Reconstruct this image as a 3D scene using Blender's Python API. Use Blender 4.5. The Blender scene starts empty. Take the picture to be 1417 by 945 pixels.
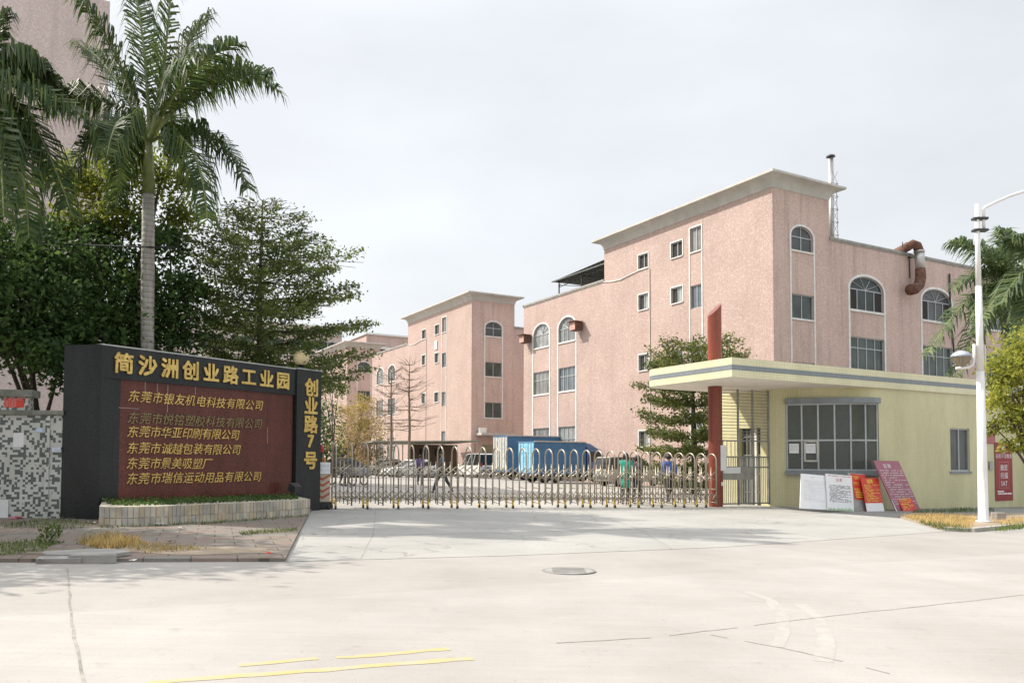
import bpy, math, random
import numpy as np
from mathutils import Vector, Matrix
from mathutils.geometry import tessellate_polygon
random.seed(7); rng = np.random.default_rng(11)
R = math.radians; PI = math.pi
SC = bpy.context.scene; COL = SC.collection

# ------------------------------------------------------------------ camera, sky, sun, exposure
FPX, PITCH, ROLL, PPY, PPX, CAMH = 1120., .042, .0032, 591.4, 708.5, 1.45
fw = Vector((0, math.cos(PITCH), math.sin(PITCH))); rt0 = Vector((1, 0, 0)); up0 = rt0.cross(fw)
rt = math.cos(ROLL)*rt0 + math.sin(ROLL)*up0; up = -math.sin(ROLL)*rt0 + math.cos(ROLL)*up0
CAMP = Vector((0, 0, CAMH))
cd = bpy.data.cameras.new('camera'); cam = bpy.data.objects.new('camera', cd); COL.objects.link(cam)
cam.matrix_world = Matrix(((rt.x, up.x, -fw.x, 0), (rt.y, up.y, -fw.y, 0), (rt.z, up.z, -fw.z, CAMH), (0, 0, 0, 1)))
cd.sensor_width = 36; cd.lens = FPX/1417*36; cd.shift_y = (PPY-472.5)/1417; cd.shift_x = 0
cd.clip_start = .1; cd.clip_end = 3000
SC.camera = cam
SUN_AZ = Vector((-.965, .262)).normalized(); SUN_EL = R(43)
w = bpy.data.worlds.new('World'); SC.world = w; w.use_nodes = True
nt = w.node_tree; bg = nt.nodes['Background']
sky = nt.nodes.new('ShaderNodeTexSky'); sky.sky_type = 'NISHITA'; sky.sun_disc = False
sky.sun_elevation = SUN_EL; sky.sun_rotation = math.atan2(SUN_AZ.x, SUN_AZ.y)
sky.air_density = 1.0; sky.dust_density = 6.0; sky.ozone_density = 1.5
hz = nt.nodes.new('ShaderNodeMixRGB'); hz.inputs[0].default_value = .72; hz.inputs[2].default_value = (6.9, 7.05, 7.15, 1)
wtc = nt.nodes.new('ShaderNodeTexCoord'); wsx = nt.nodes.new('ShaderNodeSeparateXYZ'); nt.links.new(wtc.outputs['Generated'], wsx.inputs[0])
wmr = nt.nodes.new('ShaderNodeMapRange'); wmr.inputs[1].default_value = .48; wmr.inputs[2].default_value = .95; wmr.inputs[3].default_value = 1; wmr.inputs[4].default_value = 2.1
nt.links.new(wsx.outputs['Z'], wmr.inputs[0]); wml = nt.nodes.new('ShaderNodeVectorMath'); wml.operation = 'SCALE'; nt.links.new(wmr.outputs[0], wml.inputs['Scale'])
# hazy sky raised overhead, out of frame, to fill shaded walls; faint cloud noise
nt.links.new(sky.outputs[0], hz.inputs[1]); nt.links.new(hz.outputs[0], wml.inputs[0]); wmp = nt.nodes.new('ShaderNodeMapping'); wmp.inputs['Scale'].default_value = (1.4, 1.4, 3.2); nt.links.new(wtc.outputs['Generated'], wmp.inputs[0])
wno = nt.nodes.new('ShaderNodeTexNoise'); wno.inputs['Scale'].default_value = 1.5; wno.inputs['Detail'].default_value = 5; wno.inputs['Roughness'].default_value = .5; nt.links.new(wmp.outputs[0], wno.inputs['Vector'])
wcr = nt.nodes.new('ShaderNodeMapRange'); wcr.inputs[1].default_value = .3; wcr.inputs[2].default_value = .7; wcr.inputs[3].default_value = .88; wcr.inputs[4].default_value = 1.07; nt.links.new(wno.outputs['Fac'], wcr.inputs[0])
wm2 = nt.nodes.new('ShaderNodeVectorMath'); wm2.operation = 'SCALE'; nt.links.new(wml.outputs[0], wm2.inputs[0]); nt.links.new(wcr.outputs[0], wm2.inputs['Scale'])
nt.links.new(wm2.outputs[0], bg.inputs[0])
bg.inputs[1].default_value = .1
sl = bpy.data.lights.new('sun', 'SUN'); sun = bpy.data.objects.new('sun', sl); COL.objects.link(sun)
sl.energy = 3.6; sl.angle = R(.6); sl.color = (1, .93, .83)
sd = Vector((SUN_AZ.x*math.cos(SUN_EL), SUN_AZ.y*math.cos(SUN_EL), math.sin(SUN_EL)))
sun.rotation_euler = (-sd).to_track_quat('-Z', 'Y').to_euler(); sun.location = (0, 0, 60)
SC.view_settings.view_transform = 'Standard'; SC.view_settings.look = 'None'
SC.view_settings.exposure = .68; SC.view_settings.gamma = 1
SC.cycles.max_bounces = 6; SC.cycles.transparent_max_bounces = 8

# ------------------------------------------------------------------ plan helpers
def gz(x): return -.018*max(-40, min(40, x))
def ray(px, py): return rt*((px-PPX)/FPX) + up*((PPY-py)/FPX) + fw
def at(px, py, Y):
    d = ray(px, py); return CAMP + d*(Y/d.y)
def G(px, py, dz=0):
    d = ray(px, py); t = -CAMH/d.z
    for _ in range(60): t = (gz((CAMP+d*t).x)+dz-CAMH)/d.z
    return CAMP + d*t
def onplane(px, py, o, n):
    d = ray(px, py); return CAMP + d*((o-CAMP).dot(n)/d.dot(n))
AZ = .5212
UV_ = Vector((-math.sin(AZ), math.cos(AZ), 0)); VV_ = Vector((math.cos(AZ), math.sin(AZ), 0))

# ------------------------------------------------------------------ materials
MATS = {}
def nodes(name):
    m = bpy.data.materials.new(name); m.use_nodes = True; t = m.node_tree
    return m, t, t.nodes['Principled BSDF'], t.nodes.new, t.links.new
def rgba(c): return (c[0], c[1], c[2], 1)
def coord(t, kind='Object', scale=None):
    tc = t.nodes.new('ShaderNodeTexCoord'); o = tc.outputs[kind]
    if scale is not None:
        mp = t.nodes.new('ShaderNodeMapping'); mp.inputs['Scale'].default_value = scale
        t.links.new(o, mp.inputs[0]); o = mp.outputs[0]
    return o
def noise(t, co, scale, detail=4, rough=.6):
    n = t.nodes.new('ShaderNodeTexNoise'); n.inputs['Scale'].default_value = scale
    n.inputs['Detail'].default_value = detail; n.inputs['Roughness'].default_value = rough
    t.links.new(co, n.inputs['Vector']); return n.outputs['Fac']
def ramp(t, f, p0, p1, c0, c1):
    r = t.nodes.new('ShaderNodeValToRGB'); e = r.color_ramp.elements
    e[0].position, e[1].position = p0, p1; e[0].color, e[1].color = rgba(c0), rgba(c1)
    t.links.new(f, r.inputs[0]); return r.outputs[0]
def mix(t, f, a, b, mode='MIX'):
    m = t.nodes.new('ShaderNodeMixRGB'); m.blend_type = mode
    for s, i in ((f, 0), (a, 1), (b, 2)):
        if isinstance(s, (int, float)): m.inputs[i].default_value = s
        elif isinstance(s, tuple): m.inputs[i].default_value = rgba(s)
        else: t.links.new(s, m.inputs[i])
    return m.outputs[0]
def bump(t, bs, h, strength=.3, dist=.02):
    b = t.nodes.new('ShaderNodeBump'); b.inputs['Strength'].default_value = strength; b.inputs['Distance'].default_value = dist
    t.links.new(h, b.inputs['Height']); t.links.new(b.outputs[0], bs.inputs['Normal'])
def plain(name, c, rough=.6, metal=0, var=.18, scale=3., spec=.5, c2=None, stretch=None, bmp=0):
    if name in MATS: return MATS[name]
    m, t, bs, N, Lk = nodes(name)
    co = coord(t, 'Object', stretch)
    f = noise(t, co, scale, 5)
    lo = c2 if c2 else tuple(x*(1-var) for x in c); hi = c if c2 else tuple(min(1, x*(1+var)) for x in c)
    Lk(ramp(t, f, .35, .65, lo, hi), bs.inputs['Base Color'])
    bs.inputs['Roughness'].default_value = rough; bs.inputs['Metallic'].default_value = metal
    bs.inputs['Specular IOR Level'].default_value = spec
    if bmp: bump(t, bs, noise(t, co, scale*12, 4), bmp, .01)
    MATS[name] = m; return m

def m_pink(name, base, streak):
    m, t, bs, N, Lk = nodes(name)
    uvc = coord(t, 'UV')
    sp = N('ShaderNodeVectorMath'); sp.operation = 'SNAP'; sp.inputs[1].default_value = (.055, .055, .1); Lk(uvc, sp.inputs[0])
    wn = N('ShaderNodeTexWhiteNoise'); wn.noise_dimensions = '2D'; Lk(sp.outputs[0], wn.inputs['Vector'])
    c = ramp(t, wn.outputs['Value'], 0, 1, tuple(x*.88 for x in base), tuple(min(1, x*1.09) for x in base))
    white = ramp(t, wn.outputs['Value'], .86, .90, (0, 0, 0), (.35, .35, .35))
    c = mix(t, white, c, (.66, .60, .56))
    big = noise(t, coord(t, 'UV'), .35, 5, .6)
    c = mix(t, 1.0, c, ramp(t, big, .3, .7, (.88, .86, .85), (1.05, 1.04, 1.03)), 'MULTIPLY')
    st = noise(t, coord(t, 'UV', (1.1, .06, 1)), 1.6, 6, .7)
    c = mix(t, ramp(t, st, .48, .72, (0, 0, 0), (streak, streak, streak)), c, (.16, .13, .12))
    Lk(c, bs.inputs['Base Color']); bs.inputs['Roughness'].default_value = .6
    bs.inputs['Specular IOR Level'].default_value = .25
    return m
PINK_SUN = m_pink('pink_mosaic_tile_sun', (.445, .335, .295), .16)  # sunlit-face copy of the tile, base darkened against the sun
PINK_SHADE = m_pink('pink_mosaic_tile_shade_weathered', (.55, .412, .36), .42)  # shaded-face copy of the same tile, base lightened; stronger streaks are weathering
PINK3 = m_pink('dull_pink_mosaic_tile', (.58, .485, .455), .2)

def m_tile(name, size, c1, c2, mortar, mw=.12, rough=.35, var=.15, cell=True):
    m, t, bs, N, Lk = nodes(name)
    uvc = coord(t, 'UV')
    br = N('ShaderNodeTexBrick'); br.offset = 0; br.squash = 1
    br.inputs['Scale'].default_value = 1; br.inputs['Brick Width'].default_value = size[0]; br.inputs['Row Height'].default_value = size[1]
    br.inputs['Mortar Size'].default_value = mw*size[1]; br.inputs['Mortar Smooth'].default_value = .1
    br.inputs['Color1'].default_value = rgba(c1); br.inputs['Color2'].default_value = rgba(c2); br.inputs['Mortar'].default_value = rgba(mortar)
    Lk(uvc, br.inputs['Vector'])
    big = noise(t, coord(t, 'UV', (1, .35, 1)), .9, 6, .65)
    c = mix(t, 1.0, br.outputs['Color'], ramp(t, big, .3, .72, (1-var, 1-var, 1-var*1.1), (1.05, 1.05, 1.05)), 'MULTIPLY')
    Lk(c, bs.inputs['Base Color']); bs.inputs['Roughness'].default_value = rough
    bump(t, bs, br.outputs['Fac'], -.3, .006)
    return m
YTILE = m_tile('yellow_wall_tile', (.085, .085), (.66, .62, .365), (.62, .58, .33), (.53, .50, .31), .12, .4, .2)
YTILE_B = m_tile('pale_yellow_fascia_tile', (.13, .09), (.73, .695, .47), (.69, .655, .43), (.57, .55, .38), .09, .4, .14)
GTILE = m_tile('grey_band_tile', (.09, .09), (.24, .27, .29), (.20, .23, .25), (.17, .19, .20), .1, .4, .1)
RTILE = m_tile('red_column_tile', (.07, .07), (.33, .07, .036), (.25, .05, .028), (.14, .042, .026), .13, .35, .25)

def m_mosaic():
    m, t, bs, N, Lk = nodes('green_white_mosaic'); uvc = coord(t, 'UV')
    sp = N('ShaderNodeVectorMath'); sp.operation = 'SNAP'; sp.inputs[1].default_value = (.052, .052, .1); Lk(uvc, sp.inputs[0])
    wn = N('ShaderNodeTexWhiteNoise'); wn.noise_dimensions = '2D'; Lk(sp.outputs[0], wn.inputs['Vector'])
    cl = noise(t, uvc, 3.5, 2)
    ad = N('ShaderNodeMath'); ad.operation = 'MULTIPLY_ADD'; Lk(cl, ad.inputs[0]); ad.inputs[1].default_value = .6; Lk(wn.outputs['Value'], ad.inputs[2])
    c = ramp(t, ad.outputs[0], .70, .715, (.105, .125, .115), (.56, .56, .52))
    d = noise(t, uvc, 1.2, 5)
    c = mix(t, 1.0, c, ramp(t, d, .3, .7, (.75, .75, .73), (1.05, 1.05, 1.05)), 'MULTIPLY')
    Lk(c, bs.inputs['Base Color']); bs.inputs['Roughness'].default_value = .45; return m
MOSAIC = m_mosaic()

def m_granite(name, a, b, rough, scale=180, var=.25):
    m, t, bs, N, Lk = nodes(name); co = coord(t, 'Object')
    f = noise(t, co, scale*.4, 2, .8)
    c = ramp(t, f, .38, .62, a, b)
    d = noise(t, coord(t, 'Object', (1, 1, .25)), 1.6, 6)
    c = mix(t, 1.0, c, ramp(t, d, .3, .75, (1-var,)*3, (1+var,)*3), 'MULTIPLY')
    Lk(c, bs.inputs['Base Color']); bs.inputs['Roughness'].default_value = rough; bs.inputs['Specular IOR Level'].default_value = .22
    return m
BLACKG = m_granite('black_polished_granite', (.012, .014, .014), (.040, .042, .042), .22)
REDG = m_granite('red_polished_granite', (.032, .013, .011), (.19, .062, .046), .22)

def m_ground(name, a, b, slab=None, speck=.1, rough=.85, rot=AZ, crack=.0, stain=.12):
    m, t, bs, N, Lk = nodes(name); co = coord(t, 'Object')
    f = noise(t, co, .55, 8, .62); c = ramp(t, f, .3, .72, a, b)
    g = noise(t, co, 55, 3, .7); c = mix(t, 1.0, c, ramp(t, g, .3, .7, (1-speck,)*3, (1+speck,)*3), 'MULTIPLY')
    lg = noise(t, coord(t, 'Object', (1.2, .35, 1)), .16, 6, .6)
    c = mix(t, 1.0, c, ramp(t, lg, .35, .68, (1-stain, 1-stain*1.02, 1-stain*1.06), (1.04,)*3), 'MULTIPLY')
    sp_ = noise(t, co, 3.1, 6, .75); c = mix(t, 1.0, c, ramp(t, sp_, .60, .74, (1, 1, 1), (1-stain*2.2,)*3), 'MULTIPLY')
    gr = noise(t, co, 24, 2, .5); c = mix(t, 1.0, c, ramp(t, gr, .70, .78, (1, 1, 1), (.72, .70, .68)), 'MULTIPLY')
    sc_ = noise(t, coord(t, 'Object', (.25, 5, 1)), 2.2, 4, .6); c = mix(t, 1.0, c, ramp(t, sc_, .3, .7, (.965,)*3, (1.03,)*3), 'MULTIPLY')
    if slab:
        mp = N('ShaderNodeMapping'); mp.inputs['Rotation'].default_value = (0, 0, -rot); Lk(co, mp.inputs[0])
        br = N('ShaderNodeTexBrick'); br.offset = .5; br.inputs['Scale'].default_value = 1
        br.inputs['Brick Width'].default_value = slab[0]; br.inputs['Row Height'].default_value = slab[1]
        br.inputs['Mortar Size'].default_value = slab[2]; br.inputs['Color1'].default_value = rgba(slab[3]); br.inputs['Color2'].default_value = rgba(slab[4])
        br.inputs['Mortar'].default_value = rgba(slab[5]); Lk(mp.outputs[0], br.inputs['Vector'])
        c = mix(t, 1.0, c, br.outputs['Color'], 'MULTIPLY')
    if crack:
        wv = N('ShaderNodeTexVoronoi'); wv.feature = 'DISTANCE_TO_EDGE'; wv.inputs['Scale'].default_value = .33
        nn = N('ShaderNodeTexNoise'); nn.inputs['Scale'].default_value = 1.3; nn.inputs['Detail'].default_value = 6; Lk(co, nn.inputs[0])
        va = N('ShaderNodeVectorMath'); va.operation = 'MULTIPLY_ADD'; va.inputs[1].default_value = (1.2, 1.2, 0); Lk(nn.outputs['Color'], va.inputs[0]); Lk(co, va.inputs[2]); Lk(va.outputs[0], wv.inputs['Vector'])
        c = mix(t, ramp(t, wv.outputs['Distance'], .002, .008, (crack,)*3, (0, 0, 0)), c, (.09, .08, .07))
    Lk(c, bs.inputs['Base Color']); bs.inputs['Roughness'].default_value = rough; bs.inputs['Specular IOR Level'].default_value = .25
    bump(t, bs, g, .25, .01)
    return m
CONC = m_ground('pale_road_concrete', (.318, .30, .278), (.388, .372, .35), speck=.05, slab=(7.5, 4.2, .0, (1, 1, 1), (.90, .895, .885), (1, 1, 1)), rot=.5, stain=.09)
CONC_YARD = m_ground('yard_concrete', (.33, .315, .29), (.40, .385, .36))
CONC_DRIVE = m_ground('driveway_concrete', (.305, .30, .28), (.385, .375, .352), crack=.35, speck=.14)
SOIL = m_ground('sandy_soil', (.22, .17, .12), (.40, .33, .25), speck=.3)
PAVER = m_ground('old_pavers', (.19, .165, .145), (.27, .24, .215), slab=(.6, .45, .012, (1, .86, .81), (.88, .96, .93), (.50, .50, .45)), speck=.2, rot=.35, stain=.25)
SIDEW = m_ground('grey_sidewalk', (.20, .20, .19), (.27, .27, .255), speck=.12)

def m_leaf(name, c, c2, trans=.35, rough=.55):
    m, t, bs, N, Lk = nodes(name)
    ge = N('ShaderNodeNewGeometry')
    col = ramp(t, ge.outputs['Random Per Island'], 0, 1, c, c2)
    col = mix(t, 1.0, col, ramp(t, noise(t, coord(t, 'Object'), .9, 3), .32, .68, (.66, .70, .72), (1.35, 1.28, 1.1)), 'MULTIPLY')
    Lk(col, bs.inputs['Base Color']); bs.inputs['Roughness'].default_value = rough; bs.inputs['Specular IOR Level'].default_value = .22
    tr = N('ShaderNodeBsdfTranslucent'); hs = N('ShaderNodeHueSaturation'); hs.inputs['Value'].default_value = 1.6; hs.inputs['Hue'].default_value = .497
    Lk(col, hs.inputs['Color']); Lk(hs.outputs[0], tr.inputs['Color'])
    ms = N('ShaderNodeMixShader'); ms.inputs[0].default_value = trans
    Lk(bs.outputs[0], ms.inputs[1]); Lk(tr.outputs[0], ms.inputs[2]); Lk(ms.outputs[0], t.nodes['Material Output'].inputs[0])
    return m
LEAF_DARK = m_leaf('dark_broad_leaves', (.032, .066, .024), (.085, .145, .042), .36)
LEAF_YEL = m_leaf('yellow_green_leaves', (.10, .15, .025), (.25, .27, .05), .45)
LEAF_ROAD = m_leaf('sunlit_roadside_leaves', (.15, .185, .03), (.34, .34, .07), .42)
LEAF_TIER = m_leaf('olive_leaves', (.055, .092, .03), (.15, .185, .055), .4)
LEAF_GATE = m_leaf('olive_brown_leaves', (.055, .085, .026), (.16, .175, .052), .36)
LEAF_GOLD = m_leaf('golden_feathery_leaves', (.24, .19, .07), (.36, .29, .11), .4)
LEAF_PALM = m_leaf('palm_leaflets', (.026, .058, .022), (.095, .13, .036), .32, .5)
LEAF_PALM2 = m_leaf('pale_palm_leaflets', (.055, .095, .045), (.13, .17, .075), .28, .5)
GRASS = m_leaf('green_weeds', (.06, .10, .03), (.13, .17, .05), .3)
STRAW = m_leaf('dry_straw', (.36, .25, .10), (.52, .40, .18), .2)

WHITE = plain('white_paint', (.72, .72, .69), .5, var=.06)
TRIM = plain('white_window_trim', (.66, .65, .62), .55, var=.1)
CORN = plain('weathered_cornice_plaster', (.50, .48, .44), .7, c2=(.40, .39, .36), scale=1.2, stretch=(1, 1, .25))
COPE = plain('grey_coping_plaster', (.36, .35, .32), .75, c2=(.26, .25, .23), scale=2)
ALU = plain('aluminium_frame', (.42, .44, .45), .4, .3, var=.08)
STEEL = plain('brushed_stainless_steel', (.40, .355, .28), .34, .6, var=.1, scale=8)
GALV = plain('galvanised_sheet', (.50, .49, .47), .4, .7, var=.12)
RUST = plain('rusty_sheet', (.19, .085, .05), .85, .1, c2=(.075, .045, .035), scale=5)
DARKM = plain('dark_steel', (.05, .055, .055), .5, .5)
GREYM = plain('grey_painted_iron', (.24, .24, .22), .5, .3)
ROOFM = plain('dark_roof_sheet', (.10, .11, .10), .7)
SLATE = plain('slate_grey_plaster', (.22, .245, .26), .6, var=.12)
BLACK = plain('black_rubber', (.022, .022, .022), .7)
SOFFIT = plain('canopy_soffit_plaster', (.80, .735, .66), .8, var=.06, scale=1.2)
GOLD = plain('gilded_letters', (.72, .51, .17), .32, .75, c2=(.44, .31, .10), scale=9)
GOLDF = plain('tarnished_gilded_letters', (.30, .23, .10), .5, .4, c2=(.16, .13, .07), scale=14)
STONE = plain('planter_stone', (.45, .41, .33), .8, c2=(.34, .32, .26), scale=4)
BARK = plain('bark', (.10, .08, .06), .9, c2=(.05, .04, .032), scale=7, bmp=.4)
PBARK = plain('grey_palm_trunk', (.34, .32, .29), .85, c2=(.23, .215, .195), scale=5, stretch=(.4, .4, 3), bmp=.3)
def m_ptrunk():
    m, t, bs, N, Lk = nodes('ringed_palm_trunk'); co = coord(t, 'Object')
    wv = N('ShaderNodeTexWave'); wv.bands_direction = 'Z'; wv.inputs['Scale'].default_value = 2.2; wv.inputs['Distortion'].default_value = 1.2; wv.inputs['Detail'].default_value = 3; Lk(co, wv.inputs[0])
    c = mix(t, 1.0, ramp(t, noise(t, coord(t, 'Object', (3, 3, .5)), 2.5, 6), .3, .7, (.22, .205, .18), (.42, .40, .36)), ramp(t, wv.outputs['Fac'], .0, .25, (.72, .70, .68), (1, 1, 1)), 'MULTIPLY')
    Lk(c, bs.inputs['Base Color']); bs.inputs['Roughness'].default_value = .9; bump(t, bs, wv.outputs['Fac'], .4, .02); return m
PBARK = m_ptrunk()
SHAFT = plain('green_crownshaft', (.20, .22, .06), .5, c2=(.09, .13, .035), scale=3)
TWIG = plain('bare_twigs', (.19, .145, .11), .9, var=.2)
REDP = plain('red_sheet', (.62, .045, .025), .45, var=.06)
MAROON = plain('maroon_banner', (.27, .032, .034), .5, var=.08)
PURPLE = plain('faded_magenta_panel', (.36, .135, .19), .5, var=.1)
PAPER = plain('white_board', (.78, .79, .80), .5, var=.03)
PAPERW = plain('white_paper', (.70, .70, .69), .7, var=.05)
INK = plain('black_print', (.03, .03, .035), .7)
INKL = plain('pale_grey_print', (.55, .56, .60), .7)
REDINK = plain('red_print', (.55, .12, .12), .7)
YELINK = plain('yellow_print', (.85, .60, .08), .6)
WHINK = plain('white_print', (.72, .66, .66), .6)
GRNINK = plain('green_print', (.22, .42, .15), .6)
GREYB = plain('bare_grey_board', (.36, .36, .34), .7)
YLINE = plain('worn_yellow_road_paint', (.43, .335, .13), .8, c2=(.385, .34, .24), scale=5)
JOINT = plain('dark_joint_filler', (.255, .235, .21), .9, var=.3, scale=9)
def m_glass(name, c, rough=.08, spec=.6):
    m, t, bs, N, Lk = nodes(name); co = coord(t, 'Object')
    Lk(ramp(t, noise(t, co, .7, 4), .35, .65, tuple(x*.65 for x in c), tuple(x*1.35 for x in c)), bs.inputs['Base Color'])
    bs.inputs['Roughness'].default_value = rough; bs.inputs['Specular IOR Level'].default_value = spec; return m
GL_DARK = m_glass('dark_window_glass', (.030, .042, .038), .12, .35)
GL_GREY = m_glass('sunlit_curtained_glass', (.17, .185, .185), .15)  # paler panes for the sunlit face: sun and curtains in base colour
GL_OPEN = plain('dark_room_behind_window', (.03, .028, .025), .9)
GL_CAR = m_glass('car_glass', (.02, .024, .026), .05, .7)

# ------------------------------------------------------------------ mesh builder
class Face:
    def __init__(s, o, d, n): s.o, s.d, s.n = Vector(o), Vector(d), Vector(n)
    def p(s, a, z, out=0): return s.o + s.d*a + Vector((0, 0, z)) + s.n*out
class MB:
    def __init__(s): s.v, s.f, s.m = [], [], []
    def add(s, vs, fs, mi=0):
        b = len(s.v); s.v += [tuple(x) for x in vs]; s.f += [tuple(i+b for i in f) for f in fs]; s.m += [mi]*len(fs); return s
    def hexa(s, p, mi=0): return s.add(p, [(0,3,2,1),(4,5,6,7),(0,1,5,4),(1,2,6,5),(2,3,7,6),(3,0,4,7)], mi)
    def box(s, x0, x1, y0, y1, z0, z1, mi=0):
        return s.hexa([(x0,y0,z0),(x1,y0,z0),(x1,y1,z0),(x0,y1,z0),(x0,y0,z1),(x1,y0,z1),(x1,y1,z1),(x0,y1,z1)], mi)
    def fbox(s, F, a0, a1, z0, z1, o0, o1, mi=0):
        P = F.p
        return s.hexa([P(a0,z0,o1),P(a1,z0,o1),P(a1,z0,o0),P(a0,z0,o0),P(a0,z1,o1),P(a1,z1,o1),P(a1,z1,o0),P(a0,z1,o0)], mi)
    def poly(s, pts, mi=0): return s.add(pts, [tuple(range(len(pts)))], mi)
    def prism(s, pts, z0, z1, mi=0, zf=None):
        n = len(pts); zf = zf or (lambda x, y: 0)
        lo = [(x, y, z0+zf(x, y)) for x, y in pts]; hi = [(x, y, z1+zf(x, y)) for x, y in pts]
        tr = tessellate_polygon([[Vector((x, y, 0)) for x, y in pts]])
        fs = [tuple(i+n for i in t) for t in tr] + [tuple(reversed(t)) for t in tr]
        return s.add(lo+hi, fs + [(i, (i+1) % n, (i+1) % n+n, i+n) for i in range(n)], mi)
    def tube(s, pts, r, n=8, mi=0, cap=True):
        pts = [Vector(p) for p in pts]; k = len(pts); rs = r if isinstance(r, (list, tuple)) else [r]*k
        vs = []; x = None
        for i in range(k):
            t = (pts[min(i+1, k-1)]-pts[max(i-1, 0)]).normalized()
            if x is None:
                a = Vector((0, 0, 1)) if abs(t.z) < .9 else Vector((1, 0, 0)); x = t.cross(a).normalized()
            else:
                x = (x - t*x.dot(t)).normalized()
            y = t.cross(x)
            vs += [pts[i]+(x*math.cos(2*PI*j/n)+y*math.sin(2*PI*j/n))*rs[i] for j in range(n)]
        fs = [(i*n+j, i*n+(j+1) % n, (i+1)*n+(j+1) % n, (i+1)*n+j) for i in range(k-1) for j in range(n)]
        if cap: fs += [tuple(reversed(range(n))), tuple(range((k-1)*n, k*n))]
        return s.add(vs, fs, mi)
    def lathe(s, c, prof, n=20, mi=0):
        c = Vector(c); vs = [c+Vector((r*math.cos(2*PI*j/n), r*math.sin(2*PI*j/n), z)) for r, z in prof for j in range(n)]
        k = len(prof)
        fs = [(i*n+j, i*n+(j+1) % n, (i+1)*n+(j+1) % n, (i+1)*n+j) for i in range(k-1) for j in range(n)]
        fs += [tuple(reversed(range(n))), tuple(range((k-1)*n, k*n))]
        return s.add(vs, fs, mi)
    def wall(s, F, outline, holes=(), reveal=.14, mi=0):
        loops = [outline]+list(holes); flat = [p for l in loops for p in l]
        tr = tessellate_polygon([[Vector((a, z, 0)) for a, z in l] for l in loops])
        s.add([F.p(a, z) for a, z in flat], [tuple(t) for t in tr], mi)
        for h in holes:
            n = len(h); s.add([F.p(a, z) for a, z in h]+[F.p(a, z, -reveal) for a, z in h], [(i, (i+1) % n, (i+1) % n+n, i+n) for i in range(n)], mi)
        return s
    def text(s, F, txt, a, z, size, out=.004, ext=.0, bold=0., sx=1., shear=0., mi=0, center=False):
        vs, fs = glyphs(txt, 0, ext/size, shear)
        if bold:
            vs0, fs0, vs, fs = vs, fs, [], []
            for k, (dx, dz) in enumerate(((0, 0), (bold, bold), (-bold, bold), (bold, -bold), (-bold, -bold))):
                fs += [tuple(i+len(vs) for i in f) for f in fs0]; vs += [(v[0]+dx, v[1]+dz, v[2]+.0016*k) for v in vs0]
        off = -(max(v[0] for v in vs)+min(v[0] for v in vs))/2 if center else 0
        return s.add([F.p(a+(v[0]+off)*size*sx, z+v[1]*size, out+v[2]*size) for v in vs], fs, mi)
    def build(s, name, mat, parent=None, smooth=False, uv=False, loc=None):
        me = bpy.data.meshes.new(name); me.from_pydata(s.v, [], s.f)
        mats = mat if isinstance(mat, (list, tuple)) else [mat]
        for m in mats: me.materials.append(m)
        if len(mats) > 1: me.polygons.foreach_set('material_index', s.m)
        if smooth: me.polygons.foreach_set('use_smooth', [True]*len(s.f))
        if uv:
            ul = me.uv_layers.new(name='UVMap').data
            for p in me.polygons:
                n = p.normal
                for li in p.loop_indices:
                    c = me.vertices[me.loops[li].vertex_index].co
                    if abs(n.z) > .75: ul[li].uv = (c.x, c.y)
                    else:
                        l = math.hypot(n.x, n.y) or 1; ul[li].uv = ((-n.y*c.x+n.x*c.y)/l, c.z)
        o = bpy.data.objects.new(name, me); COL.objects.link(o)
        if parent: o.parent = parent
        if loc is not None: o.location = loc
        return o
GL = {}
def glyphs(txt, bold, ext, shear):
    k = (txt, bold, ext, shear)
    if k not in GL:
        c = bpy.data.curves.new('t', 'FONT'); c.body = txt; c.offset = bold; c.extrude = ext; c.resolution_u = 2; c.shear = shear
        o = bpy.data.objects.new('t', c); COL.objects.link(o)
        me = bpy.data.meshes.new_from_object(o.evaluated_get(bpy.context.evaluated_depsgraph_get()))
        GL[k] = ([tuple(v.co) for v in me.vertices], [tuple(p.vertices) for p in me.polygons])
        bpy.data.objects.remove(o); bpy.data.curves.remove(c); bpy.data.meshes.remove(me)
    return GL[k]
def tag(o, label=None, cat=None, group=None, kind=None):
    for k, v in (('label', label), ('category', cat), ('group', group), ('kind', kind)):
        if v: o[k] = v
    return o
def empty(name, loc, rz=0, label=None, cat=None, group=None):
    o = bpy.data.objects.new(name, None); COL.objects.link(o); o.location = loc; o.rotation_euler = (0, 0, rz)
    o.empty_display_size = .3
    return tag(o, label, cat, group)
def copy_tree(o, parent=None):
    c = o.copy(); COL.objects.link(c)
    if parent: c.parent = parent
    for ch in list(o.children): copy_tree(ch, c)
    return c
def arch(a0, a1, z0, zs, rise, n=9):
    m, r = (a0+a1)/2, (a1-a0)/2
    return [(a0, z0), (a1, z0)] + [(m+r*math.cos(PI*i/(n-1)), zs+rise*math.sin(PI*i/(n-1))) for i in range(n)]
def rect(a0, a1, z0, z1): return [(a0, z0), (a1, z0), (a1, z1), (a0, z1)]

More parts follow.
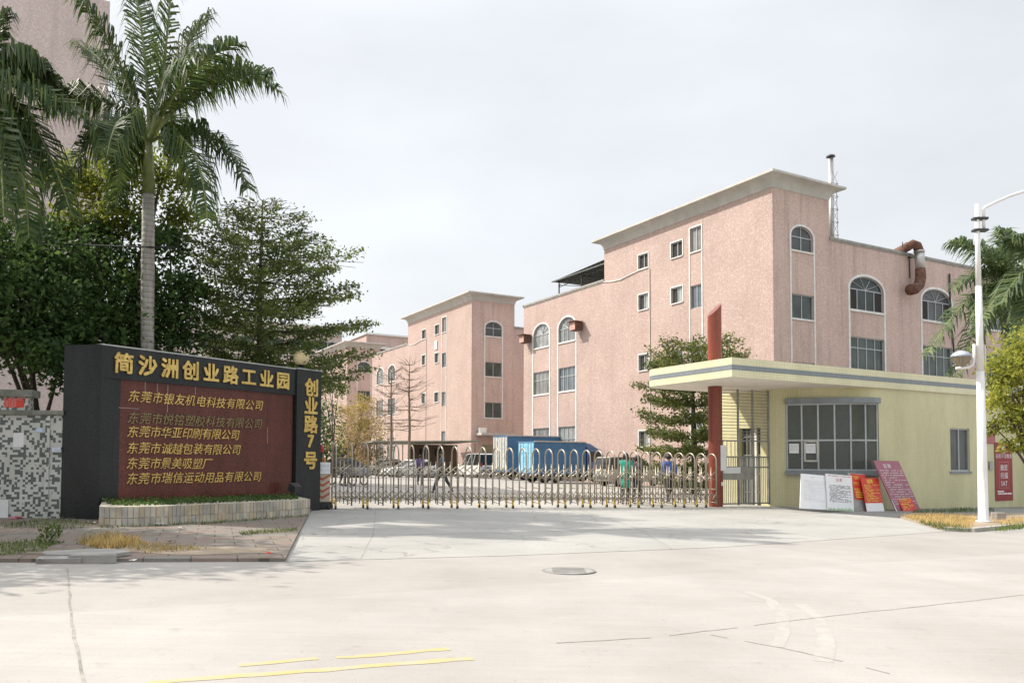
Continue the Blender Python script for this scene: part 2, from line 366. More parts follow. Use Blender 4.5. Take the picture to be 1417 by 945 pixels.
# ------------------------------------------------------------------ ground
def sheet(name, pts, mat, dz, thick=0, kind='structure'):
    b = MB()
    if thick: b.prism([(p[0], p[1]) for p in pts], dz-thick, dz, zf=lambda x, y: gz(x))
    else:
        tr = tessellate_polygon([[Vector((p[0], p[1], 0)) for p in pts]])
        b.add([(p[0], p[1], gz(p[0])+dz) for p in pts], [tuple(t) for t in tr])
    return tag(b.build(name, mat), kind=kind)
b = MB(); xs = [-900, -40, 40, 900]
for i in range(3): b.poly([(xs[i], -60, gz(xs[i])), (xs[i+1], -60, gz(xs[i+1])), (xs[i+1], 1200, gz(xs[i+1])), (xs[i], 1200, gz(xs[i]))])
tag(b.build('ground', CONC), kind='structure')
dl = [G(430, 707), G(412, 742), G(395, 777)]
dr = [G(700, 769), G(1000, 757), G(1245, 740), G(1340, 733)]
de = [G(1243, 716), G(1110, 706), G(1062, 699)]
sheet('driveway', dl+dr+de+[G(430, 703)], CONC_DRIVE, .004)
sheet('yard', [G(430, 703), G(1062, 699), Vector((26, 60, 0)), Vector((26, 170, 0)), Vector((-60, 170, 0)), Vector((-14, 30, 0))], CONC_YARD, .004)
sheet('pavement', [Vector((-40, 2.5, 0)), G(-60, 779), G(0, 778), G(200, 777.5), G(395, 777), G(412, 742), G(431, 707), Vector((-5.8, 23.5, 0)), Vector((-12, 24, 0)), Vector((-40, 10, 0))], PAVER, .05, .06)
def blob(cx, cy, rx, ry, rot=0, n=22, j=.28):
    o = []
    for i in range(n):
        t = 2*PI*i/n; k = 1+random.uniform(-j, j)
        x, y = rx*k*math.cos(t), ry*k*math.sin(t); o.append((cx+x*math.cos(rot)-y*math.sin(rot), cy+x*math.sin(rot)+y*math.cos(rot)))
    return o
c = G(262, 762, .05); sheet('soil', blob(c.x, c.y+.1, 1.25, .52, .15, j=.2), SOIL, .054)
c = G(60, 763, .05); sheet('soil', blob(c.x-.6, c.y, 1.7, .42, .1, j=.2), plain('dark_leaf_litter_soil', (.20, .16, .12), .95, c2=(.09, .085, .05), scale=5), .054)
# pavement before the guardhouse and its kerbed earth strip
sheet('sidewalk', [G(1062, 699), G(1110, 706), G(1243, 716), G(1340, 722), G(1500, 716), Vector((34, 42, 0)), Vector((22, 36, 0))], SIDEW, .012)
ks = [G(1243, 716), G(1275, 726), G(1306, 734), G(1340, 735.5), G(1417, 728), G(1480, 722)]
sheet('soil', ks+[G(1480, 711), G(1340, 712), G(1262, 711)], SOIL, .05, .05)
b = MB()
for i in range(2, len(ks)-1):
    p, q = ks[i], ks[i+1]; d = (q-p).normalized(); n = Vector((d.y, -d.x, 0))
    e0, e1 = p-n*.02, q-d*.02-n*.02
    b.hexa([(e0+n*.16)+Vector((0,0,gz(p.x)-p.z-.02)), (e1+n*.16)+Vector((0,0,gz(q.x)-q.z-.02)), e1-n*.03+Vector((0,0,-.02)), e0-n*.03+Vector((0,0,-.02)),
            (e0+n*.16)+Vector((0,0,.09)), (e1+n*.16)+Vector((0,0,.09)), e1-n*.03+Vector((0,0,.09)), e0-n*.03+Vector((0,0,.09))])
tag(b.build('kerb', plain('kerb_stone', (.33, .31, .28), .85)), kind='structure')

def strip(name, pxs, wd, mat, dz=.0025, jit=.0, gap=0, kind='structure', step=.35):
    pts = [G(*p) for p in pxs]; b = MB(); dense = []
    for i in range(len(pts)-1):
        L = (pts[i+1]-pts[i]).length; n = max(1, int(L/step))
        dense += [pts[i].lerp(pts[i+1], k/n) for k in range(n)]
    dense.append(pts[-1])
    off = [random.uniform(-jit, jit) for _ in dense]; wv = [random.uniform(.75, 1.15) if jit else 1 for _ in dense]
    for i in range(len(dense)-1):
        if gap and random.random() < gap: continue
        d = (dense[i+1]-dense[i]).normalized(); n = Vector((-d.y, d.x, 0)); q = []
        for k, s in ((i, -1), (i, 1), (i+1, 1), (i+1, -1)):
            p = dense[k]+n*(off[k]+s*wd/2*wv[k]); q.append((p.x, p.y, gz(p.x)+dz))
        b.poly(q)
    return tag(b.build(name, mat), kind=kind)
strip('road_joint', [(93, 785), (98, 850), (115, 945)], .022, JOINT, jit=.008)
strip('road_joint', [(700, 893), (900, 882), (1020, 868), (1150, 852), (1280, 838), (1417, 823)], .016, JOINT, jit=.01, gap=.12, step=.2)
strip('road_joint', [(984, 878), (1080, 896), (1165, 915), (1230, 932)], .014, JOINT, jit=.008, gap=.3, step=.15)
strip('road_joint', [(395, 777.6), (560, 772), (700, 768.6), (1000, 756.5), (1245, 739.6)], .035, JOINT, jit=.02, gap=.08)
strip('driveway_joint', [(416, 739), (560, 740), (700, 737), (860, 733), (940, 728)], .03, JOINT, dz=.0065, jit=.012)
strip('driveway_joint', [(520, 707), (516, 740), (500, 773)], .02, JOINT, dz=.0065, jit=.012, gap=.1)
strip('driveway_joint', [(800, 705), (880, 730), (930, 760)], .02, JOINT, dz=.0065, jit=.012, gap=.1)
strip('yellow_road_line', [(205, 944), (330, 935), (480, 924), (654, 911)], .10, YLINE, jit=.012, gap=.04, step=.12)
strip('yellow_road_line', [(330, 920), (440, 911)], .09, YLINE, jit=.014, gap=.12, step=.1)
strip('yellow_road_line', [(466, 910), (622, 898)], .09, YLINE, jit=.014, gap=.08, step=.1)
TYRE = plain('tyre_dust', (.32, .30, .275), .9, c2=(.37, .35, .325), scale=8)
strip('tyre_mark', [(1030, 818), (1065, 830), (1082, 850), (1085, 875), (1078, 895)], .13, TYRE, dz=.0015, jit=.02)
strip('tyre_mark', [(1105, 835), (1135, 855), (1143, 880), (1140, 915)], .14, TYRE, dz=.0015, jit=.02)

# ------------------------------------------------------------------ pink factory buildings (local x = along the yard face, y = along the street face)
Fr = Face((0, 0, 0), (1, 0, 0), (0, -1, 0)); Fl = Face((0, 0, 0), (0, 1, 0), (-1, 0, 0))
GREYS = [GL_GREY, m_glass('pale_curtain_glass', (.27, .285, .28), .2), m_glass('blue_grey_glass', (.11, .135, .15), .1), m_glass('dusty_window_glass', (.20, .20, .185), .35)]
DARKS = [GL_DARK, m_glass('greenish_window_glass', (.06, .078, .07), .1, .45), m_glass('dusty_dark_glass', (.075, .08, .078), .3, .4)]
def window(root, F, a0, a1, z0, z1, cols=2, transom=0, rise=0, glass=GL_GREY, rv=.15, fan=0, fr=.055, opened=()):
    glass = random.choice(GREYS) if glass is GL_GREY else random.choice(DARKS) if glass is GL_DARK else glass
    loop = arch(a0, a1, z0, z1, rise) if rise else rect(a0, a1, z0, z1)
    b = MB(); o0, o1 = -rv+.015, -rv+.07
    b.fbox(F, a0, a1, z0, z0+fr, o0, o1); b.fbox(F, a0, a0+fr, z0+fr, z1, o0, o1); b.fbox(F, a1-fr, a1, z0+fr, z1, o0, o1)
    b.fbox(F, a0+fr, a1-fr, z1-fr, z1, o0, o1)
    zt = z1-fr
    if transom: zt = z0+(z1-z0)*transom; b.fbox(F, a0+fr, a1-fr, zt-fr/2, zt+fr/2, o0, o1-.004)
    for k in range(1, cols):
        a = a0+(a1-a0)*k/cols
        b.fbox(F, a-fr/2, a+fr/2, z0+fr, z1-fr, o0+.004, o1-.008)
    if rise:
        m, r = (a0+a1)/2, (a1-a0)/2; n = 11
        pts = [(m+(r-fr/2)*math.cos(PI*i/(n-1)), z1+(rise-fr/2)*math.sin(PI*i/(n-1))) for i in range(n)]
        b.tube([F.p(x, z, (o0+o1)/2) for x, z in pts], fr/2, 4)
        for k in range(1, fan+1):
            t = PI*k/(fan+1); b.tube([F.p(m, z1, (o0+o1)/2), F.p(m+(r-.05)*math.cos(t), z1+(rise-.05)*math.sin(t), (o0+o1)/2)], fr*.4, 4)
    w = b.build('window', ALU, root)
    g = MB(); n = len(loop); g.add([F.p(x, z, -rv+.02) for x, z in loop], [tuple(range(n))])
    g.build('pane', glass, w)
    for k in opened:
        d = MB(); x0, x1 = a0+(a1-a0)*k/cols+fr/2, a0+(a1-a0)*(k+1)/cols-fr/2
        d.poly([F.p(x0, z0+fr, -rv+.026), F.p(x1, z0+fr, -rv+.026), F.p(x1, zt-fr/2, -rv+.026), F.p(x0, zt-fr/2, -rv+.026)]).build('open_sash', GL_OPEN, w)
    return loop
def trim(root, F, a0, a1, z0, z1, t=.09, out=.035, rise=0, sill=True, foot=0):
    b = MB()
    b.fbox(F, a0-t, a0, foot or z0, z1, -.02, out); b.fbox(F, a1, a1+t, foot or z0, z1, -.02, out)
    if rise:
        m, r = (a0+a1)/2, (a1-a0)/2; n = 13
        for i in range(n-1):
            q = []
            for o in (-.02, out):
                for k, s in ((i, 0), (i, t), (i+1, t), (i+1, 0)):
                    T = PI*k/(n-1); q.append(F.p(m+(r+s)*math.cos(T), z1+(rise+s)*math.sin(T), o))
            b.hexa(q)
    else: b.fbox(F, a0-t, a1+t, z1, z1+t, -.02, out)
    if sill: b.fbox(F, a0-t*.2, a1+t*.2, z0-t*.8, z0, -.02, out+.04)
    b.build('window_trim', TRIM, root)
WALLH, TOWH, LU, LV, TU, TV = 14.95, 17.28, 28.0, 34.0, 16.2, 4.84
def factory(loc, label, main=True):
    root = empty('factory_building', loc, AZ, label, 'factory building', 'pink factory buildings in a row')
    HL, HR = [], []
    def sill_(F, a0, a1, z0, z1, o0, o1): MB().fbox(F, a0, a1, z0, z1, o0, o1).build('window_sill', TRIM, root)
    # street face (left): staircase windows, tall landing windows, two columns of work-room windows
    for z0, z1, g in ((14.97, 15.97, GL_OPEN), (12.07, 13.16, GL_GREY), (7.8, 8.92, GL_GREY), (2.5, 3.6, GL_GREY)):
        HL.append(window(root, Fl, 11.1, 12.17, z0, z1, 2, glass=g, opened=(1,) if g is GL_GREY else ())); trim(root, Fl, 11.1, 12.17, z0, z1, .08)
    for z0, z1, g in ((15.0, 16.02, GL_OPEN), (11.95, 13.0, GL_GREY), (7.75, 8.8, GL_GREY)):
        HL.append(window(root, Fl, 7.6, 8.72, z0, z1, 2, glass=g, opened=(1,) if g is GL_GREY else ())); trim(root, Fl, 7.6, 8.72, z0, z1, .08)
    for z0, z1 in ((14.98, 16.55), (11.3, 12.8), (7.2, 8.7), (2.6, 4.6)):
        HL.append(window(root, Fl, 5.82, 6.88, z0, z1, 2))
    trim(root, Fl, 5.82, 6.88, 14.98, 16.55, .09, foot=.4)
    for a0, a1 in ((23.8, 26.35), (19.98, 22.45)):
        HL.append(window(root, Fl, a0, a1, 11.06, 12.15, 4, rise=.86, fan=4, glass=GL_GREY)); trim(root, Fl, a0, a1, 11.06, 12.15, .14, rise=.86, foot=.4)
        HL.append(window(root, Fl, a0, a1, 7.1, 9.0, 4, .62)); sill_(Fl, a0, a1, 6.99, 7.1, -.02, .06)
        HL.append(window(root, Fl, a0, a1, 1.2, 4.25, 4, .68)); sill_(Fl, a0, a1, 1.09, 1.2, -.02, .06)
    # yard face (right)
    HR.append(window(root, Fr, 1.5, 3.4, 13.87, 14.72, 2, rise=.62, fan=1, glass=GL_DARK)); trim(root, Fr, 1.5, 3.4, 13.87, 14.72, .12, rise=.62, foot=5.7)
    for z0, z1 in ((9.85, 11.3), (5.75, 7.3)): HR.append(window(root, Fr, 1.5, 3.4, z0, z1, 2, glass=GL_DARK)); sill_(Fr, 1.5, 3.4, z0-.09, z0, -.02, .06)
    for a0 in (6.65, 13.85, 21.05, 28.2):
        a1 = a0+3.25
        HR.append(window(root, Fr, a0, a1, 10.88, 12.2, 4, rise=.82, fan=4, glass=GL_DARK, opened=(0, 3))); trim(root, Fr, a0, a1, 10.88, 12.2, .16, rise=.82, foot=.4)
        HR.append(window(root, Fr, a0, a1, 7.1, 9.2, 4, .68, glass=GL_DARK)); sill_(Fr, a0, a1, 6.98, 7.1, -.02, .06)
        HR.append(window(root, Fr, a0, a1, 2.0, 4.4, 4, .68, glass=GL_DARK))
    w = MB()
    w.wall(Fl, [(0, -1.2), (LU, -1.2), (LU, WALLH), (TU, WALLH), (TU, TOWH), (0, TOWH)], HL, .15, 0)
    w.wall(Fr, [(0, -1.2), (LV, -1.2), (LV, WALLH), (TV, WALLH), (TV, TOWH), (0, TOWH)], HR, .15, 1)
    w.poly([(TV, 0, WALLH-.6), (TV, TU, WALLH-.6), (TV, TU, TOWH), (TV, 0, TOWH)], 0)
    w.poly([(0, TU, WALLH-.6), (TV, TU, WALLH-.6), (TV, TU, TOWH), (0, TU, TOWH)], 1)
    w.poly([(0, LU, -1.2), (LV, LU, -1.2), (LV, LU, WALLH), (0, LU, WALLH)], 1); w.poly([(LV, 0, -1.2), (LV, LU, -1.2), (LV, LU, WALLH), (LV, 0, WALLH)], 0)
    w.build('wall', [PINK_SUN, PINK_SHADE], root, uv=True)
    MB().box(.25, LV-.25, .25, LU-.25, 14.0, 14.2).build('roof', COPE, root)
    # flared plaster cornice round the tower
    prof = [(0, 17.28), (.04, 17.29), (.06, 17.44), (.11, 17.58), (.20, 17.71), (.34, 17.81), (.54, 17.87), (.72, 17.89), (.72, 18.02), (.69, 18.04)]
    vs, fs = [], []
    for o, z in prof: vs += [(-o, -o, z), (TV+o, -o, z), (TV+o, TU+o, z), (-o, TU+o, z)]
    for i in range(len(prof)-1): fs += [(i*4+j, i*4+(j+1) % 4, i*4+4+(j+1) % 4, i*4+4+j) for j in range(4)]
    k = len(prof)*4; fs.append((k-4, k-3, k-2, k-1))
    MB().add(vs, fs).build('cornice', CORN, root)
    b = MB(); b.box(-.09, .25, TU+.003, LU+.09, WALLH, WALLH+.13); b.box(TV+.003, LV+.09, -.09, .25, WALLH, WALLH+.13)
    b.box(-.05, 0, TU+.003, LU+.05, WALLH-.09, WALLH-.003); b.box(TV+.003, LV+.05, -.05, 0, WALLH-.09, WALLH-.003)
    b.box(-.09, LV, LU-.2, LU+.09, WALLH+.002, WALLH+.132)
    b.build('coping', COPE, root)
    b = MB(); b.tube([Fl.p(TU+.1, 14.9, .04), Fl.p(15.2, 14.72, .04), Fl.p(14.2, 14.66, .04), Fl.p(13.2, 14.78, .04), Fl.p(12.2, 14.88, .04), Fl.p(10.98, 14.9, .04), Fl.p(10.93, 14.8, .04), Fl.p(10.93, .4, .04)], .035, 6)
    b.build('conduit', GREYM if not main else TRIM, root)
    return root
O1 = at(1071, 500, 46.); O1.z = 0
O2 = O1+UV_*38; O3 = O1+UV_*76
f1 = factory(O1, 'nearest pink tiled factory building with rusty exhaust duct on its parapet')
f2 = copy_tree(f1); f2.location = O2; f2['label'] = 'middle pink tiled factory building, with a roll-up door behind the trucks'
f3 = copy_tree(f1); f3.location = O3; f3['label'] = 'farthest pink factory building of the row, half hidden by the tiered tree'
def loc1(P, O): d = P-O; return Vector((d.dot(VV_), d.dot(UV_), P.z))
# extras of the nearest building
for a in (27.1, 19.35):
    b = MB(); F = Fl
    b.fbox(F, a-.4, a+.4, 11.62, 12.28, .12, .75); b.fbox(F, a-.5, a+.5, 12.28, 12.33, .05, .95); b.fbox(F, a-.3, a+.3, 11.7, 12.2, -.02, .12)
    h = b.build('exhaust_hood', RUST, f1)
    MB().fbox(F, a-.36, a+.36, 11.66, 12.24, .752, .765).build('hood_flap', plain('faded_pink_flap', (.50, .30, .25), .7), h)
    b = MB(); b.tube([F.p(a-.35, 11.62, .3), F.p(a-.35, 11.1, .3), F.p(a+.35, 11.1, .3), F.p(a+.35, 11.62, .3)], .02, 4); b.build('hood_bracket', TRIM, h)
b = MB(); ysR = [TU+.15, 24.2]
b.add([(.5, ysR[0], 16.75), (.5, ysR[1], 16.45), (9, ysR[1], 16.8), (9, ysR[0], 17.1)], [(0, 1, 2, 3)])
b.add([(.5, ysR[0], 16.80), (.5, ysR[1], 16.50), (9, ysR[1], 16.85), (9, ysR[0], 17.15)], [(3, 2, 1, 0)])
b.box(.45, .52, ysR[0], ysR[1]+.02, 16.42, 16.52)
for i in range(1, 14):
    y = ysR[0]+(ysR[1]-ysR[0])*i/14; z = 16.75-.3*i/14; b.box(.55, 8.8, y-.03, y+.03, z-.1, z-.02)
can = b.build('roof_canopy', ROOFM, f1)
b = MB()
for y in (17.0, 20.3, 23.6):
    z = 16.75-.3*(y-ysR[0])/8
    b.tube([(.8, y, 14.2), (.8, y, z)], .06, 5); b.tube([(6, y, 14.2), (6, y, z+.25)], .06, 5)
    b.tube([(.8, y, z-.35), (6, y, z+.05)], .025, 4)
b.tube([(.8, 17.0, 16.2), (.8, 23.6, 15.95)], .03, 4)
for i in range(8):
    y = 17.0+i*.82; b.tube([(.8, y, 16.2-.03*i), (.8, y+.41, 16.6-.03*i), (.8, y+.82, 16.17-.03*i)], .018, 4)
b.build('canopy_truss', DARKM, can)
P = loc1(at(1151, 330, 52.5), O1); T = loc1(at(1149.5, 214, 52.5), O1)
b = MB(); b.tube([(P.x, P.y, 14.2), (P.x, P.y, T.z-.25)], .17, 14); ch = b.build('chimney', GALV, f1, smooth=True)
b = MB(); b.lathe((P.x, P.y, T.z-.22), [(.05, .0), (.3, .05), (.26, .14), (.1, .2)], 14); b.build('chimney_cap', DARKM, ch)
b = MB(); q = [(P.x+dx, P.y+dy) for dx, dy in ((.32, .28), (.32, -.28), (-.3, -.28))]
for x, y in q: b.tube([(x, y, 14.2), (P.x+(x-P.x)*.75, P.y+(y-P.y)*.75, T.z-1.9)], .022, 4)
for i in range(7):
    z = 14.6+i*.85
    b.tube([(q[0][0], q[0][1], z), (q[1][0], q[1][1], z), (q[2][0], q[2][1], z)], .018, 4)
    b.tube([(q[0][0], q[0][1], z), (q[1][0], q[1][1], z+.85)], .014, 4); b.tube([(q[1][0], q[1][1], z), (q[2][0], q[2][1], z+.85)], .014, 4)
b.build('lattice_mast', GREYM, ch)
def yard(px, py, out): # point on the yard face of the nearest building, 'out' metres before it
    n = Vector((math.sin(AZ), -math.cos(AZ), 0)); return loc1(onplane(px, py, O1+n*out, n), O1)
b = MB(); b.tube([yard(1240, 350, -1.5), yard(1250, 345, -.3), yard(1257, 341, .4), yard(1263, 338, .55), yard(1269, 340, .6), yard(1272, 348, .6)], .29, 12)
du = b.build('exhaust_duct', RUST, f1, smooth=True)
b = MB(); b.tube([yard(1272, 348, .6), yard(1273.5, 372, .6)], .30, 14); b.tube([yard(1272, 347, .6), yard(1272, 349.5, .6)], .34, 14); b.build('straight_pipe', GALV, du, smooth=True)
b = MB(); b.tube([yard(1273.5, 372, .6), yard(1274, 384, .62), yard(1272, 394, .62), yard(1266, 400, .62), yard(1259, 401, .62)], [.31, .33, .34, .34, .36], 12); b.build('pipe_elbow', RUST, du, smooth=True)
b = MB(); b.tube([yard(1258, 352, .02), yard(1259, 385, .02)], .05, 5); b.tube([yard(1266, 356, .6), yard(1256, 357, .0)], .04, 5); b.tube([yard(1249, 335, .2), yard(1249, 344, .2)], .03, 5); b.build('pipe_bracket', DARKM, du)
b = MB(); b.tube([yard(1314, 379, .08), yard(1315, 420, .08), yard(1321, 500, .08)], .06, 6); b.build('rain_pipe', DARKM, f1)
# middle building: awning slab, roll-up door, air conditioner
b = MB(); b.fbox(Fr, .45, 4.3, 4.0, 4.22, -.02, 1.3); b.build('awning', CORN, f2)
b = MB(); b.fbox(Fr, 1.2, 4.2, .0, 3.1, -.01, .04)
for i in range(24): b.fbox(Fr, 1.25, 4.15, .05+i*.125, .1+i*.125, .04, .06)
b.build('roll_up_door', plain('olive_shutter', (.25, .24, .16), .6), f2)
b = MB(); b.fbox(Fr, .6, 1.35, 4.225, 4.75, .3, .65); b.build('air_conditioner', WHITE, f2)
for (px, py) in ((607, 477),):
    b = MB(); b.fbox(Fl, 8.0, 8.6, 13.4, 14.3, .01, .1); b.build('wall_box', WHITE, f2)

# other blocks: the big pink one at the left, far blocks behind the trees
def block(name, loc, wv, wu, h, label, cat, mat, rows=(), band=(), cols=0, glass=GL_DARK, win=(.2, .8)):
    root = empty(name, loc, AZ, label, cat)
    F = Face((-wv, 0, 0), (1, 0, 0), (0, -1, 0)); H = []
    pitch = wv/max(cols, 1)
    for z0, z1 in rows:
        for k in range(cols): H.append(window(root, F, pitch*(k+win[0]), pitch*(k+win[1]), z0, z1, 2, glass=glass, rv=.2, fr=.12))
    b = MB(); b.wall(F, rect(0, wv, -1.5, h), H, .2)
    for q in ([(0,0),(0,wu)], [(0,wu),(-wv,wu)], [(-wv,wu),(-wv,0)]):
        b.poly([(q[0][0], q[0][1], -1.5), (q[1][0], q[1][1], -1.5), (q[1][0], q[1][1], h), (q[0][0], q[0][1], h)])
    b.poly([(0, 0, h), (0, wu, h), (-wv, wu, h), (-wv, 0, h)])
    b.build('wall', mat, root, uv=True)
    if band:
        b = MB()
        for z0, z1, o in band: b.box(-wv-o, o, -o, wu+o, z0, z1)
        b.build('cornice_band', WHITE, root)
    return root
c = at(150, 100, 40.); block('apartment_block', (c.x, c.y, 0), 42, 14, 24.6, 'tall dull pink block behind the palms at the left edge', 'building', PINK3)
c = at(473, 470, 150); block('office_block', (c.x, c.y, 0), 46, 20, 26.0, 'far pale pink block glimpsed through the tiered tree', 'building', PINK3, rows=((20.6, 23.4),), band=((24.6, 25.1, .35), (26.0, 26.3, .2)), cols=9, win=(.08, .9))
c = at(507, 470, 160); r4 = block('office_block', (c.x, c.y, 0), -30, 22, 26.6, 'far block with white window bands peeking over the farthest factory', 'building', PINK_SHADE)
b = MB()
for z in (23.9, 21.3): b.box(-.25, 30.2, -.25, -.003, z, z+.35)
for k in range(9): b.box(.3+k*3.6, .6+k*3.6, -.2, -.003, 21.66, 23.89)
b.box(-.3, 30.3, -.3, 22, 26.6, 26.95); b.build('window_band', WHITE, r4)
b = MB(); b.box(.9, 29.5, -.06, -.003, 21.7, 23.8); b.build('window', GL_DARK, r4)

# ------------------------------------------------------------------ name wall
SB, SE = Vector((-8.68, 17.06, 0)), Vector((-5.3, 22.28, 0)); sdv = (SE-SB).normalized(); SL = (SE-SB).length
sn = Vector((sdv.y, -sdv.x, 0))
sg = empty('sign_wall', (SB.x, SB.y, 0), 0, 'black and red granite name wall with gilded Chinese lettering', 'sign wall')
FS = Face((0, 0, 0), sdv, sn)
A0 = Vector((-9.56, 17.2, 0))-SB
b = MB(); A1 = A0+sdv*.8
b.prism([(A0.x, A0.y), (0, 0), (sdv.x*.55-sn.x*.06, sdv.y*.55-sn.y*.06), (A1.x, A1.y)], -.1, 3.9); b.build('end_pier', BLACKG, sg)
b = MB(); b.fbox(FS, .003, 5.3, .2, 3.2, -.55, -.05)
b.build('name_panel', REDG, sg)
b = MB(); b.fbox(FS, .003, 5.34, 3.2, 3.885, -.58, .0); b.build('top_band', BLACKG, sg)
b = MB(); b.fbox(FS, 5.34, SL, -.1, 3.9, -.6, .05); b.build('side_pier', BLACKG, sg)
b = MB(); b.fbox(FS, -.01, 5.34, 3.887, 3.915, -.6, .02); b.fbox(FS, 5.342, SL+.02, 3.903, 3.93, -.62, .07); b.build('coping_stone', plain('pale_grey_granite_edge', (.38, .39, .38), .5), sg)
b = MB()
for k in range(1, 6): b.fbox(FS, k*.89, k*.89+.008, .4, 3.19, -.05, -.047)
for z in (2.5, 1.8, 1.1): b.fbox(FS, .02, 5.33, z, z+.008, -.0495, -.0465)
b.build('panel_joint', plain('dark_red_joint', (.05, .03, .028), .6), sg)
def line(txt, s0, s1, zb, size, name, mat, bold=.02, shear=0., ext=.012, out=-.048):
    b = MB(); n = len(txt); pit = (s1-s0)/n
    for i, chh in enumerate(txt): b.text(FS, chh, s0+i*pit+random.uniform(-.006, .006), zb+.07*size+random.uniform(-.006, .006)*(shear > 0), size, out+ext, ext, bold, shear=shear)
    return b.build(name, mat, sg)
line('简沙洲创业路工业园', .24, 5.2, 3.34, .46, 'title_lettering', GOLD, .028, 0, .02, .004)
for txt, z, s1, mt in (('东莞市银友机电科技有限公司', 2.73, 4.28, GOLD), ('东莞市悦铭塑胶科技有限公司', 2.26, 4.26, GOLDF), ('东莞市华亚印刷有限公司', 1.96, 3.55, GOLD),
                       ('东莞市诚越包装有限公司', 1.60, 3.60, GOLD), ('东莞市景美吸塑厂', 1.26, 2.78, GOLD), ('东莞市瑞信运动用品有限公司', .93, 4.26, GOLD)):
    line(txt, .60, s1, z, .275, 'company_lettering', mt, .0, .22)
b = MB()
for chh, z, sz in (('创', 3.2, .5), ('业', 2.7, .5), ('路', 2.2, .5), ('7', 1.78, .46), ('号', 1.23, .5)): b.text(FS, chh, 5.83, z+.05, sz, .064, .014, .032, center=True)
b.build('address_lettering', GOLD, sg)
b = MB()
for s, z0, z1 in ((1.02, 2.76, 3.19), (1.32, 2.9, 3.19), (1.58, 2.55, 3.19), (2.3, 3.0, 3.19), (4.45, 1.9, 2.3)): b.fbox(FS, s, s+.014, z0, z1, -.0495, -.0455)
b.fbox(FS, .1, .9, 2.58, 2.592, -.0495, -.0455)
b.build('lime_streak', plain('lime_stain', (.30, .25, .23), .8), sg)
gp = FS.p(5.78, 0, -.28)+SB
gl = empty('globe_lamp', (gp.x, gp.y, 3.93), 0, 'cream globe lamp on the right corner of the name wall', 'lamp')
MB().lathe((0, 0, 0), [(.1, 0), (.1, .03), (.05, .05), (.05, .09), (.12, .13)], 14).build('lamp_base', DARKM, gl)
MB().lathe((0, 0, .33), [(.215*math.sin(max(.03, PI*i/12)), -.215*math.cos(PI*i/12)) for i in range(13)], 20).build('globe', plain('cream_globe_glass', (.78, .64, .36), .3, var=.04), gl, smooth=True)
# planter
cp = [SB+sn*.04+sdv*.05]+[G(137, 727, .05), G(160, 728, .05), G(215, 726.5, .05), G(280, 722, .05), G(350, 717.5, .05), G(415, 713, .05), G(428, 711, .05)]+[SB+FS.p(5.3, 0, .06)]
def inset(pts, k): c = sum(pts, Vector())/len(pts); return [p+(c-p).normalized()*k for p in pts]
pl = tag(MB().prism([(p.x, p.y) for p in cp], -.05, .42, zf=lambda x, y: gz(x)).build('planter', STONE), 'low curved stone planter along the foot of the name wall', 'planter')
b = MB()
for i in range(1, 7):
    p, q = cp[i], cp[i+1]; L = (q-p).length; n = int(L/.095); d = (q-p).normalized(); nn = Vector((d.y, -d.x, 0))
    if (p+nn-SB).dot(sn) < (p-SB).dot(sn): nn = -nn
    for k in range(n):
        for z0, z1 in ((.02, .20), (.21, .42)):
            if random.random() < .06: continue
            o = random.uniform(.008, .022); s0 = (k+.06+(.5 if z0 > .2 else 0)*.0)*L/n; s1 = (k+.94)*L/n
            a, c2 = p+d*s0, p+d*s1
            b.hexa([Vector((x.x, x.y, gz(x.x)+z)) for z in (z0, z1-random.uniform(0, .01)) for x in (a+nn*o, c2+nn*o, c2-nn*.01, a-nn*.01)], random.randrange(3))
b.build('stone_facing', [plain('planter_stone_pale', (.47, .43, .35), .8), plain('planter_stone_grey', (.37, .355, .31), .8), plain('planter_stone_buff', (.42, .35, .25), .8)], pl)

def leafquads(P, size, flat=.0, asp=.55, droop=0.):
    """leaf-sized faces at the points P"""
    n = len(P); a = rng.uniform(0, 2*PI, n); el = rng.normal(0, 1, n)*(.9-.75*flat)
    d = np.stack([np.cos(a)*np.cos(el), np.sin(a)*np.cos(el), np.sin(el)-droop], 1)
    d /= np.linalg.norm(d, axis=1, keepdims=True)
    r = rng.normal(0, 1, (n, 3)); r[:, :2] *= (1-.5*flat)
    if flat: r = r*(1-flat)+np.array([0, 0, 1.])*flat
    s = np.cross(d, r); s /= np.linalg.norm(s, axis=1, keepdims=True)+1e-9
    L = (size*rng.uniform(.6, 1.3, n))[:, None]
    v = np.stack([P-d*L*.5, P+s*L*asp*.5, P+d*L*.5, P-s*L*asp*.5], 1).reshape(-1, 3)
    return v
def build_leaves(name, V, mat, parent=None, per=4):
    n = len(V)//per; me = bpy.data.meshes.new(name)
    me.vertices.add(len(V)); me.vertices.foreach_set('co', np.ascontiguousarray(V, dtype=np.float32).ravel())
    me.loops.add(n*per); me.loops.foreach_set('vertex_index', np.arange(n*per, dtype=np.int32))
    me.polygons.add(n); me.polygons.foreach_set('loop_start', np.arange(0, n*per, per, dtype=np.int32)); me.polygons.foreach_set('loop_total', np.full(n, per, dtype=np.int32))
    me.update(calc_edges=True); me.materials.append(mat)
    o = bpy.data.objects.new(name, me); COL.objects.link(o)
    if parent: o.parent = parent
    return o
